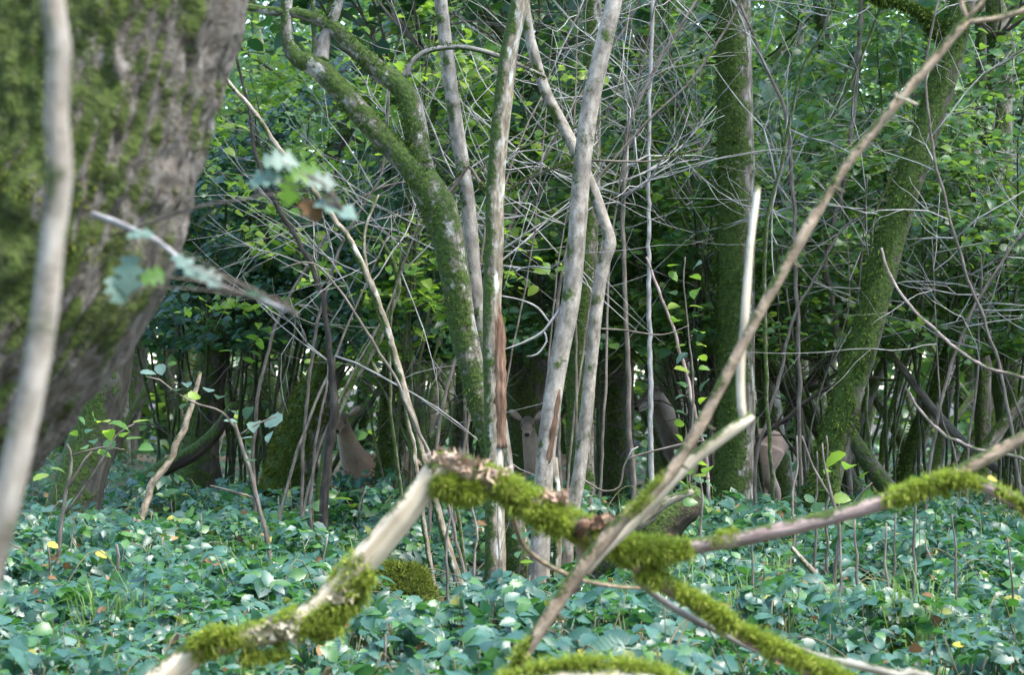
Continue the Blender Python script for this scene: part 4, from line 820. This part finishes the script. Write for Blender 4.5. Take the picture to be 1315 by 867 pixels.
rg = np.random.default_rng(811)
for k in range(16):
    d = rg.uniform(22.6, 27.5); xx = rg.uniform(-1, 1) * d * .19; a = rg.choice([-1, 1]) * rg.uniform(.5, 1.3); ht = rg.uniform(3.2, 5.5); rad = rg.uniform(.018, .05)
    side = 'right' if a > 0 else 'left'
    t = thing('leaning_tree', (xx, d, 0), 'dark crooked tree leaning steeply ' + side + ' in the shade behind the deer', 'tree', 'crooked trees leaning ' + side)
    c = np.array([(xx, d, -.05), (xx + a * .15 * ht, d, ht * .3), (xx + a * .5 * ht, d + rg.normal(0, .3), ht * .65), (xx + a * (.8 + .2 * rg.random()) * ht, d + rg.normal(0, .5), ht)])
    mb = MB(); addtube(mb, c, rad * np.array((1.2, 1, .75, .3)), 0, sides=9, step=.1, bump=.18, bs=8, wob=.12, seed=k); cc, r2 = resample(c, rad * np.array((1.2, 1, .75, .3)), .15); nd = []
    for j in range(8):
        i = int(rg.integers(int(len(cc) * .25), len(cc) - 1)); grow(mb, cc[i], nrm(rg.normal(0, 1, 3) * (1, .5, .7) + (0, 0, .4)), rg.uniform(.5, 1.4), r2[i] * .5, rg, 1, 3, .32, .02, nd)
    mb.build('trunk', M['dark' if k % 3 else 'mossy'], t)
    P_ = np.array([q for q, _ in nd if q[2] > 1.5] or [c[-1]]); m_ = 260; i = rg.integers(0, len(P_), m_); foliage(t, P_[i] + rg.normal(0, .09, (m_, 3)), up_normals(m_, rg, .35), rg.uniform(.05, .10, m_), 'hazel', 'hazel' if k % 2 else 'dark_leaf', rg, 12, 'hazel_lo')

# saplings with traced stems and single leaves
def sapling(name, label, d, stems, leaves, mat='twig_brown', leafm='hazel', tpl='ovate', seed=0, jit=1.0):
    rg = np.random.default_rng(500 + seed); c, r = trace(d, stems[0]); t = thing(name, (c[0][0], c[0][1], 0), label, 'sapling')
    for k, s in enumerate(stems):
        c, r = trace(d, s); mb = MB()
        if k == 0: c = np.vstack(((c[0][0], c[0][1], -.02), c)); r = np.concatenate((r[:1], r))
        addtube(mb, c, r, 0, sides=6, step=.04, wob=.015, seed=seed + k); mb.build('stem' if k == 0 else 'twig', M[mat], t)
    for (x, y, sz, *m_) in leaves:
        q = P(x, y, d + rg.uniform(-.12, .12)); s = .8 * sz / FPX * d
        f = axes(1, up_normals(1, rg, .32, (0, -.12, 1)), rg); leaf_obj(t, q - f[0][0] * s * .5, f[0][0], f[1][0], f[2][0], s, tpl, int(rg.integers(0, len(TPL[tpl]))), m_[0] if m_ else leafm)
    return t
sapling('hazel_sapling', 'young hazel with bright green leaves beside the thick leaning trunk', 15.0,
        [[(66, 800, 6), (74, 720, 6), (84, 640, 5), (92, 590, 4), (86, 570, 3)], [(88, 625, 4), (110, 590, 3), (118, 580, 3)], [(84, 660, 4), (120, 610, 3), (150, 560, 2), (172, 545, 2)], [(92, 585, 3), (130, 575, 2), (160, 578, 2)]],
        [(132, 540, 30, 'hazel_y'), (152, 544, 34, 'hazel_y'), (182, 540, 30, 'hazel_y'), (104, 538, 20), (122, 536, 22), (115, 552, 22), (140, 556, 26, 'hazel_y'), (160, 556, 24), (140, 570, 28), (172, 562, 26, 'hazel_y'), (186, 574, 26), (134, 582, 24, 'hazel_y'), (108, 574, 20), (52, 612, 30, 'hazel_y'), (74, 602, 22), (66, 622, 24), (95, 556, 18), (120, 566, 20), (88, 645, 26), (60, 640, 24)], seed=1, leafm='hazel')
sapling('hazel_sapling', 'thin sapling with a few blue-green leaves beside the broken brown stick', 16.0,
        [[(356, 786, 7), (350, 735, 6), (338, 670, 6), (322, 610, 6), (308, 565, 5), (302, 545, 4)], [(304, 552, 4), (285, 530, 3), (258, 520, 3), (232, 508, 2), (205, 488, 2), (188, 484, 2)], [(306, 560, 3), (330, 545, 3), (355, 535, 2)], [(330, 640, 4), (300, 632, 3), (270, 624, 2)]],
        [(190, 478, 26), (206, 474, 24, 'ivy'), (226, 500, 26), (240, 492, 22), (250, 508, 24, 'hazel_y'), (268, 500, 26, 'ivy'), (282, 508, 24), (236, 520, 22), (296, 540, 24), (318, 528, 26), (326, 545, 30), (350, 540, 40, 'ivy'), (300, 528, 22), (345, 560, 24), (316, 562, 22), (322, 590, 26)], seed=2, leafm='ivy')
sapling('leafy_shoot', 'upright leafy shoot left of the thick mossy trunk with paired leaves', 18.0,
        [[(880, 760, 4), (884, 640, 4), (888, 560, 3), (890, 490, 3), (884, 430, 2), (878, 360, 2), (880, 330, 2)]],
        [(x + s * 14, y + random.uniform(-4, 4), 22 + random.uniform(-4, 5), random.choice(['hazel_y', 'hazel', 'hazel', 'ivy'])) for y, x in zip(range(340, 620, 17), [880, 879, 878, 880, 882, 885, 887, 889, 890, 889, 888, 888, 887, 886, 885, 884, 884]) for s in (1, -1)], seed=3)
sapling('hazel_sapling', 'small hazel seedling in front of the foot of the leaning mossy trunk', 14.5,
        [[(1070, 816, 5), (1072, 740, 5), (1078, 680, 5), (1066, 630, 4), (1058, 590, 3), (1056, 570, 2)], [(1076, 670, 3), (1100, 640, 2), (1120, 620, 2)], [(1068, 640, 3), (1044, 600, 3), (1030, 560, 2)]],
        [(1072, 588, 40), (1090, 596, 32), (1064, 604, 22), (1080, 640, 30), (1100, 648, 28, 'hazel_y'), (1050, 650, 28), (1060, 664, 30, 'hazel_y'), (1092, 668, 30), (1118, 656, 26), (1040, 640, 24), (1130, 640, 22, 'hazel_y')], seed=4, leafm='hazel')
sapling('hazel_sapling', 'leafy hazel seedling by the dark rotten log', 15.0,
        [[(905, 806, 4), (904, 740, 4), (900, 680, 3), (902, 640, 3), (898, 612, 2)]],
        [(888, 604, 26), (908, 602, 28), (896, 615, 24), (880, 622, 22), (912, 622, 20), (904, 640, 26), (886, 645, 24)], seed=5, leafm='hazel')
sapling('hazel_sapling', 'dark-leaved seedling under the left deer', 18.5,
        [[(455, 750, 4), (458, 700, 4), (462, 650, 3), (470, 630, 2)]],
        [(440, 640, 34), (460, 630, 32, 'ivy'), (482, 640, 30, 'ivy'), (425, 632, 28, 'hazel_y'), (450, 652, 34), (475, 655, 34), (500, 650, 28), (412, 650, 28), (470, 640, 28, 'ivy')], seed=6, leafm='hazel')

# ================================================================ BRAMBLES
def bram_h(x, y):
    x = np.asarray(x); y = np.asarray(y); z0 = np.zeros(np.shape(x))
    a = fbm(np.stack((x * .8, y * .6, z0), -1).reshape(-1, 3), 17, 2).reshape(np.shape(x)); b = vnoise(np.stack((x * 2.6, y * 2.2, z0), -1).reshape(-1, 3), 23).reshape(np.shape(x))
    h = .10 + .26 * a + .34 * b ** 1.5 + .10 * np.clip((y - 15) / 5, 0, 1)
    u = (x * FPX / np.maximum(y, 1) + CX - 612) / 150
    hol = 1 - .80 * np.exp(-u ** 4) * np.clip((y - 12.2) / 1.2, 0, 1) * np.clip((18.2 - y) / .8, 0, 1)
    return h * hol * np.clip((22.4 - y) / 1.2, .25, 1)
DEERX = [(491, 22.3), (693, 22.0), (948, 24.2)]
rg = np.random.default_rng(71)
n = 44000; y = np.sqrt(rg.uniform(7.6 ** 2, 22.3 ** 2, n)); x = rg.uniform(-1, 1, n) * (y * .205 + .9)
cl = fbm(np.stack((x * 1.6, y * 1.3, x * 0), 1), 40, 2); keep = cl > .27 + .07 * rg.normal(0, 1, n)
x, y = x[keep], y[keep]; h = bram_h(x, y); n = len(x)
z = h * np.clip(1.03 - np.abs(rg.normal(0, .33, n)), .12, 1.2) + ground_z(x, y)
pos = np.stack((x, y, z), 1); size = rg.uniform(.042, .092, n) * np.where(rg.random(n) < .12, 1.35, 1)
fr = axes(n, up_normals(n, rg, .46, (0, -.25, 1)), rg)
px, py = px_of(pos); seen = (px > -20) & (px < 1335) & (py < 880) & (z > h * .75)
near = np.where(seen)[0]; near = near[np.argsort(pos[near, 1])]
# the 300 plants that show largest: each gathers the leaves round its foot
taken = np.zeros(n, bool); feet = []
for i in near:
    if len(feet) >= 300: break
    if taken[i]: continue
    dd = np.hypot(pos[:, 0] - pos[i, 0], pos[:, 1] - pos[i, 1]); g = np.where((dd < .15) & ~taken & seen)[0]
    g = g[np.argsort(dd[g])][:7]
    if len(g) < 2: continue
    taken[g] = True; feet.append(g)
for k, g in enumerate(feet):
    f = pos[g].mean(0); f[2] = float(ground_z(f[0], f[1])); bx_ = float(px_of(f[None])[0][0]); zone = ['beside the grass tuft', 'under the barkless end of the bough', 'below the middle of the bough', 'around the low mossy branch', 'under the lower mossy side branch', 'under the pinkish end of the bough'][int(np.searchsorted([240, 450, 640, 860, 1080], bx_))]
    t = thing('bramble_plant', f, 'low bramble plant with toothed blue-green leaflets ' + zone, 'bramble', 'bramble plants ' + zone)
    mb = MB()
    for i in g:
        a = f + (0, 0, -.02); b_ = pos[i] - fr[0][i] * size[i] * .7; m_ = (a + b_) / 2 + (0, 0, .06)
        addtube(mb, np.array([a, m_, b_]), [.003, .0025, .0015], 0, sides=4, step=.08)
    mb.build('cane', M['cane'], t)
    for i in g: leaf_obj(t, pos[i], fr[0][i], fr[1][i], fr[2][i], size[i], 'bramble', int(rg.integers(0, 6)), 'bramble')
rest = np.where(~taken)[0]; mb = MB()
a_ = rest[pos[rest, 1] < 14]; b_ = rest[pos[rest, 1] >= 14]
leaves_into(mb, pos[a_], tuple(q[a_] for q in fr), size[a_], 'bramble', rg); leaves_into(mb, pos[b_], tuple(q[b_] for q in fr), size[b_], 'bramble_lo', rg)
tag(mb.build('bramble_thicket', M['bramble']), 'dense knee-high bramble thicket of blue-green leaflets covering the floor', 'brambles', kind='stuff')
mb = MB()
for k in range(520):
    yy = math.sqrt(rg.uniform(8 ** 2, 22 ** 2)); xx = rg.uniform(-1, 1) * (yy * .2 + .5); hh = float(bram_h(xx, yy)); a = rg.uniform(0, 6.28); L_ = rg.uniform(.3, .9)
    p0 = np.array((xx, yy, 0.)); p2 = p0 + (math.cos(a) * L_, math.sin(a) * L_, hh * .4); p1 = (p0 + p2) / 2 + (0, 0, hh * rg.uniform(.5, 1.0))
    addtube(mb, np.array([p0, p1, p2]), [.004, .003, .002], 0, sides=4, step=.07)
tag(mb.build('bramble_canes', M['cane']), 'thin arching bramble canes running through the thicket', 'canes', kind='stuff')
# taller herbs poking out of the brambles
rg = np.random.default_rng(404)
for k in range(70):
    d = float(np.sqrt(rg.uniform(9.5 ** 2, 20.5 ** 2))); xx = rg.uniform(-1, 1) * d * .168; z0 = float(ground_z(xx, d)); hh = float(bram_h(xx, d)) + rg.uniform(.06, .24); top = np.array((xx + rg.normal(0, .05), d + rg.normal(0, .05), hh)); bx_ = CX + xx / d * FPX
    zone = ['near the thick leaning trunk', 'in front of the left deer', 'near the clump of stems', 'near the thick mossy trunk', 'near the leaning mossy trunk'][int(np.searchsorted([300, 520, 800, 1010], bx_))]
    t = thing('leafy_herb', (xx, d, z0), 'upright leafy herb rising above the brambles ' + zone, 'herb', 'herbs above the brambles ' + zone)
    mb = MB(); addtube(mb, np.array([(xx, d, z0 - .02), ((xx + top[0]) / 2, (d + top[1]) / 2 + .01, hh * .5), top]), [.003, .0026, .0015], 0, sides=5, step=.06, wob=.015, seed=k); mb.build('stem', M['cane'], t)
    m_ = rg.choice(['hazel', 'bramble', 'hazel', 'ivy', 'dark_leaf'])
    for j in range(int(rg.integers(5, 11))):
        u = .35 + .65 * (j + .5) / 10; q = np.array((xx, d, z0)) * (1 - u) + top * u; f = axes(1, up_normals(1, rg, .35, (0, -.15, 1)), rg)
        leaf_obj(t, q, f[0][0], f[1][0], f[2][0], rg.uniform(.05, .10), 'ovate', int(rg.integers(0, 3)), m_)

n = 900; y = np.sqrt(rg.uniform(9 ** 2, 21 ** 2, n)); x = rg.uniform(-1, 1, n) * y * .18; pos = np.stack((x, y, bram_h(x, y) * rg.uniform(.6, 1.02, n)), 1); mb = MB()
leaves_into(mb, pos, axes(n, up_normals(n, rg, .6), rg), rg.uniform(.03, .06, n), 'hazel_lo', rg)
tag(mb.build('caught_leaves', M['brown_leaf']), 'small brown dead leaves caught among the brambles', 'leaves', kind='stuff')
for k in range(16):
    d = float(np.sqrt(rg.uniform(10 ** 2, 19 ** 2))); xx = rg.uniform(-1, 1) * d * .165; hh = float(bram_h(xx, d)); mb = MB(); bx_ = CX + xx / d * FPX
    for j in range(60):
        a = rg.uniform(0, 6.28); b0 = np.array((xx + rg.normal(0, .07), d + rg.normal(0, .07), 0)); L_ = hh + rg.uniform(-.05, .22); o_ = np.array((math.cos(a), math.sin(a), 0)) * L_ * rg.uniform(.2, .7)
        s_ = nrm(np.cross(o_, (0, 0, 1))) * .003; p1 = b0 + o_ * .4 + (0, 0, L_ * .75); p2 = b0 + o_ + (0, 0, L_ * rg.uniform(.6, 1)); mb.add(np.array([b0 - s_, b0 + s_, p1 - s_, p1 + s_, p2]), [(2, 3, 4)], [(0, 1, 3, 2)])
    zone = 'on the thick leaning trunk side' if bx_ < 430 else 'near the clump of stems' if bx_ < 860 else 'under the pinkish end of the bough'
    t = thing('grass_clump', (xx, d, 0), 'clump of thin grass blades growing through the brambles ' + zone, 'grass', 'grass clumps ' + zone); mb.build('blades', M['grass'], t)['kind'] = 'stuff'

# scattered yellow and dead leaves caught in the brambles
for k, (xx, yy_, mt, sz, lb) in enumerate([(68, 700, 'yellow_leaf', 26, 'yellow leaf hanging in the brambles near the pale slender stem'), (130, 712, 'yellow_leaf', 26, 'drooping yellow leaf beside the dry stalks in the left brambles'), (785, 828, 'yellow_leaf', 18, 'bright yellow leaf above the low mossy branch'), (748, 836, 'yellow_leaf', 24, 'yellow-green leaf above the low mossy branch'), (775, 836, 'yellow_leaf', 16, 'small pale yellow leaf tucked among brambles above the low mossy branch'), (430, 730, 'brown_leaf', 14, 'small orange-brown leaf beside the barkless bough'), (1230, 828, 'yellow_leaf', 26, 'yellow leaf deep in the right brambles'), (1275, 615, 'yellow_leaf', 24, 'mottled yellow leaf above the right end of the bough'), (620, 672, 'brown_leaf', 26, 'curled dark dead leaf beside the brown slender tree')]):
    d = 13.0 if yy_ > 690 else (16.3 if xx < 700 else 7.4)
    if yy_ > 800: d = 10.5
    q = P(xx, yy_, d); t = thing('fallen_leaf', q, lb, 'leaf'); s = .62 * sz / FPX * d; f = axes(1, np.array([(.1, -.5, .8)]), rg)
    leaf_obj(t, q - f[0][0] * s * .5, f[0][0], f[1][0], f[2][0], s, 'ovate', k % 3, mt, 'blade')

# dry upright stalks
ST = [(150, 700, 862, 13.2, 7), (158, 730, 850, 13.3, 5), (236, 720, 845, 14, 4), (420, 690, 790, 15, 4), (503, 815, 880, 10.5, 6), (1108, 668, 850, 13.5, 5), (1128, 672, 867, 13, 5), (1152, 660, 870, 12.8, 4), (1168, 640, 868, 12.6, 5), (1084, 650, 850, 13.4, 4), (1060, 560, 760, 15.5, 4), (1042, 580, 740, 15.6, 4), (1012, 560, 735, 16, 4), (1240, 660, 840, 13.3, 4), (1290, 690, 860, 12.6, 4), (975, 690, 800, 14, 4), (320, 700, 800, 14.5, 4), (200, 690, 800, 14.8, 4), (60, 700, 790, 14.5, 4), (575, 620, 770, 16, 4), (607, 630, 772, 16, 4), (860, 760, 845, 12.5, 4), (955, 780, 867, 12, 4), (1205, 690, 800, 14.2, 4), (640, 640, 780, 15.8, 3), (100, 660, 800, 14.9, 3), (800, 760, 830, 13, 3), (700, 790, 860, 11.8, 3)]
for k, (xx, y0, y1, d, wd) in enumerate(ST):
    rg2 = np.random.default_rng(900 + k); yb = HOR + CAM_H * FPX / d; q = P(xx, yb, d)
    t = thing('dry_stalk', (q[0], q[1], 0), ('thin' if wd < 5 else 'thicker') + ' brown' + ' dry upright stalk standing in the brambles ' + ('left of the clump of stems' if xx < 560 else 'near the clump of stems' if xx < 870 else 'under the pinkish end of the bough'), 'stalk', 'dry stalks in the brambles')
    mb = MB(); a = P(xx + rg2.normal(0, 8), y0, d + rg2.normal(0, .1)); m_ = (a + q) / 2 + rg2.normal(0, .015, 3)
    addtube(mb, np.array([(q[0], q[1], -.03), m_, a]), np.array((1, .9, .5)) * wd / 2 / FPX * d, 0, sides=6, step=.05, wob=.05, seed=k)
    mb.build('stalk', M['twig_brown'], t)
    if k % 4 == 0:
        mb = MB(); grow(mb, m_, (rg2.normal(0, .5), rg2.normal(0, .5), .8), .22, .0025, rg2, 1, 2); mb.build('side_twig', M['twig_brown'], t)

# grass tuft at the bottom left
q = P(125, 905, 11.4); rg2 = np.random.default_rng(5); mb = MB()
for k in range(170):
    a = rg2.uniform(0, 6.28); b0 = q + (rg2.normal(0, .12), rg2.normal(0, .12), 0); b0[2] = 0; L_ = rg2.uniform(.12, .38); o_ = np.array((math.cos(a), math.sin(a), 0)) * L_ * rg2.uniform(.2, .8)
    s = nrm(np.cross(o_, (0, 0, 1))) * .0035; p1 = b0 + o_ * .45 + (0, 0, L_ * .75); p2 = b0 + o_ + (0, 0, L_ * rg2.uniform(.5, 1))
    mb.add(np.array([b0 - s, b0 + s, p1 - s, p1 + s, p2]), [(2, 3, 4)], [(0, 1, 3, 2)])
t = thing('grass_tuft', (q[0], q[1], 0), 'tuft of long green grass at the bramble edge under the barkless bough end', 'grass'); mb.build('blades', M['grass'], t)['kind'] = 'stuff'

# ================================================================ THE WOOD BEHIND
rg = np.random.default_rng(77)
for k in range(64):
    d = 24.5 + 26 * (k / 64) ** 1.0 + rg.uniform(-.5, .5); xx = rg.uniform(-1.25, 1.25) * d * .1734 ; 
    rad = rg.choice([.03, .045, .06, .10, .15]) * rg.uniform(.8, 1.2); ht = rg.uniform(6, 10)
    lean = rg.normal(0, .16, 2)
    kind_ = ('sapling-thin' if rad < .038 else 'slim' if rad < .075 else 'stout' if rad < .125 else 'thick') + ' ' + ['dark-barked', 'grey-barked', 'moss-covered', 'grey-barked'][k % 4]
    t = thing('wood_tree', (xx, d, 0), kind_ + ' tree in the gloom of the wood beyond the deer', 'tree', kind_ + ' trees in the wood beyond the deer')
    if rad < .075: lean = rg.normal(0, .38, 2) * (1, .5)
    c = np.array([(xx, d, -.05), (xx + lean[0] * .2 * ht + rg.normal(0, .05), d, ht * .22), (xx + lean[0] * .55 * ht + rg.normal(0, .2), d + lean[1] * .5 * ht, ht * .55), (xx + lean[0] * ht, d + lean[1] * ht, ht)])
    mb = MB(); addtube(mb, c, rad * np.array((1.25, 1, .8, .35)), 0, sides=10, step=.22, bump=.15, bs=5, wob=.12, seed=k)
    nd = []
    cc, r2 = resample(c, rad * np.array((1, 1, .8, .35)), .3)
    for j in range(9):
        i = int(rg.integers(int(len(cc) * .22), len(cc) - 1)); a = rg.uniform(0, 6.28)
        grow(mb, cc[i], (math.cos(a), math.sin(a), .35), rg.uniform(.8, 1.9), min(.018, r2[i] * .7), rg, 1, 3, .3, .03, nd)
    mb.build('trunk', M[['dark', 'grey', 'mossy', 'grey'][k % 4]], t)
    P_ = np.array([q for q, _ in nd if q[2] > 1.9]); m_ = 1700; i = rg.integers(0, len(P_), m_); pos = P_[i] + rg.normal(0, .22, (m_, 3))
    foliage(t, pos, up_normals(m_, rg, .5), rg.uniform(.08, .14, m_), 'hazel_lo', 'hazel' if k % 3 else 'dark_leaf', rg, 0, 'hazel_lo', 'crown')

# low growth on the floor between the far trunks, and the far side of the wood as one mass
n = 9000; y = rg.uniform(23.5, 44, n); x = rg.uniform(-1.25, 1.25, n) * y * .19; cl = fbm(np.stack((x * .8, y * .8, x * 0), 1), 5, 2); k_ = cl > .42; x, y = x[k_], y[k_]; n = len(x)
pos = np.stack((x, y, rg.uniform(.03, .40, n)), 1); mb = MB(); leaves_into(mb, pos, axes(n, up_normals(n, rg, .4), rg), rg.uniform(.06, .11, n), 'bramble_lo', rg)
tag(mb.build('low_growth', M['dark_leaf']), 'patchy low green growth on the shaded floor beyond the deer', 'undergrowth', kind='stuff')
n = 56000; y = rg.uniform(50, 66, n); x = rg.uniform(-1.3, 1.3, n) * y * .19; z = rg.uniform(0, 13, n) ; cl = fbm(np.stack((x * .6, y * .3, z * .7), 1), 9, 3); k_ = cl > .30; pos = np.stack((x, y, z), 1)[k_]; n = len(pos)
mb = MB(); leaves_into(mb, pos, axes(n, up_normals(n, rg, .6), rg), rg.uniform(.18, .34, n), 'hazel_lo', rg)
for k in range(60):
    d = rg.uniform(50, 64); xx = rg.uniform(-1.3, 1.3) * d * .19; addtube(mb, np.array([(xx, d, -.1), (xx + rg.normal(0, .4), d, 6), (xx + rg.normal(0, .8), d, 13)]), [.16, .13, .06], 1, sides=7, step=.8)
tag(mb.build('far_wood', [M['hazel'], M['grey']]), 'far side of the wood, trunks and leaves running together', 'wood', kind='stuff')

# unseen wood behind and beside the camera, added to block low sky light
n = 26000; a = rg.uniform(0, 2 * np.pi, n); R_ = rg.uniform(13, 20, n); x = np.sin(a) * R_ * .8; y = 6 + np.cos(a) * R_; z = rg.uniform(.5, 13, n) ** 1.0
k_ = (np.abs(x) > np.maximum(y, 0) * .20 + 4.0) | (y < -4); k_ &= (y < 26); k_ &= fbm(np.stack((x * .5, y * .5, z * .5), 1), 19, 2) > .28; pos = np.stack((x, y, z), 1)[k_]; n = len(pos)
mb = MB(); leaves_into(mb, pos, axes(n, up_normals(n, rg, .6), rg), rg.uniform(.25, .5, n), 'hazel_lo', rg)
for k in range(46):
    a = rg.uniform(0, 6.28); R_ = rg.uniform(13, 20); xx, yy = math.sin(a) * R_ * .8, 6 + math.cos(a) * R_
    if not (abs(xx) > max(yy, 0) * .2 + 4.0 or yy < -4) or yy > 26: continue
    addtube(mb, np.array([(xx, yy, -.1), (xx + rg.normal(0, .3), yy, 6), (xx + rg.normal(0, .6), yy, 12)]), [.16, .12, .05], 1, sides=7, step=.8)
tag(mb.build('unseen_added_wood', [M['hazel'], M['grey']]), 'unseen wood added round the near glade to cut low light', 'wood', kind='stuff')

for t in bpy.data.objects:
    if '_o' in t: del t['_o']
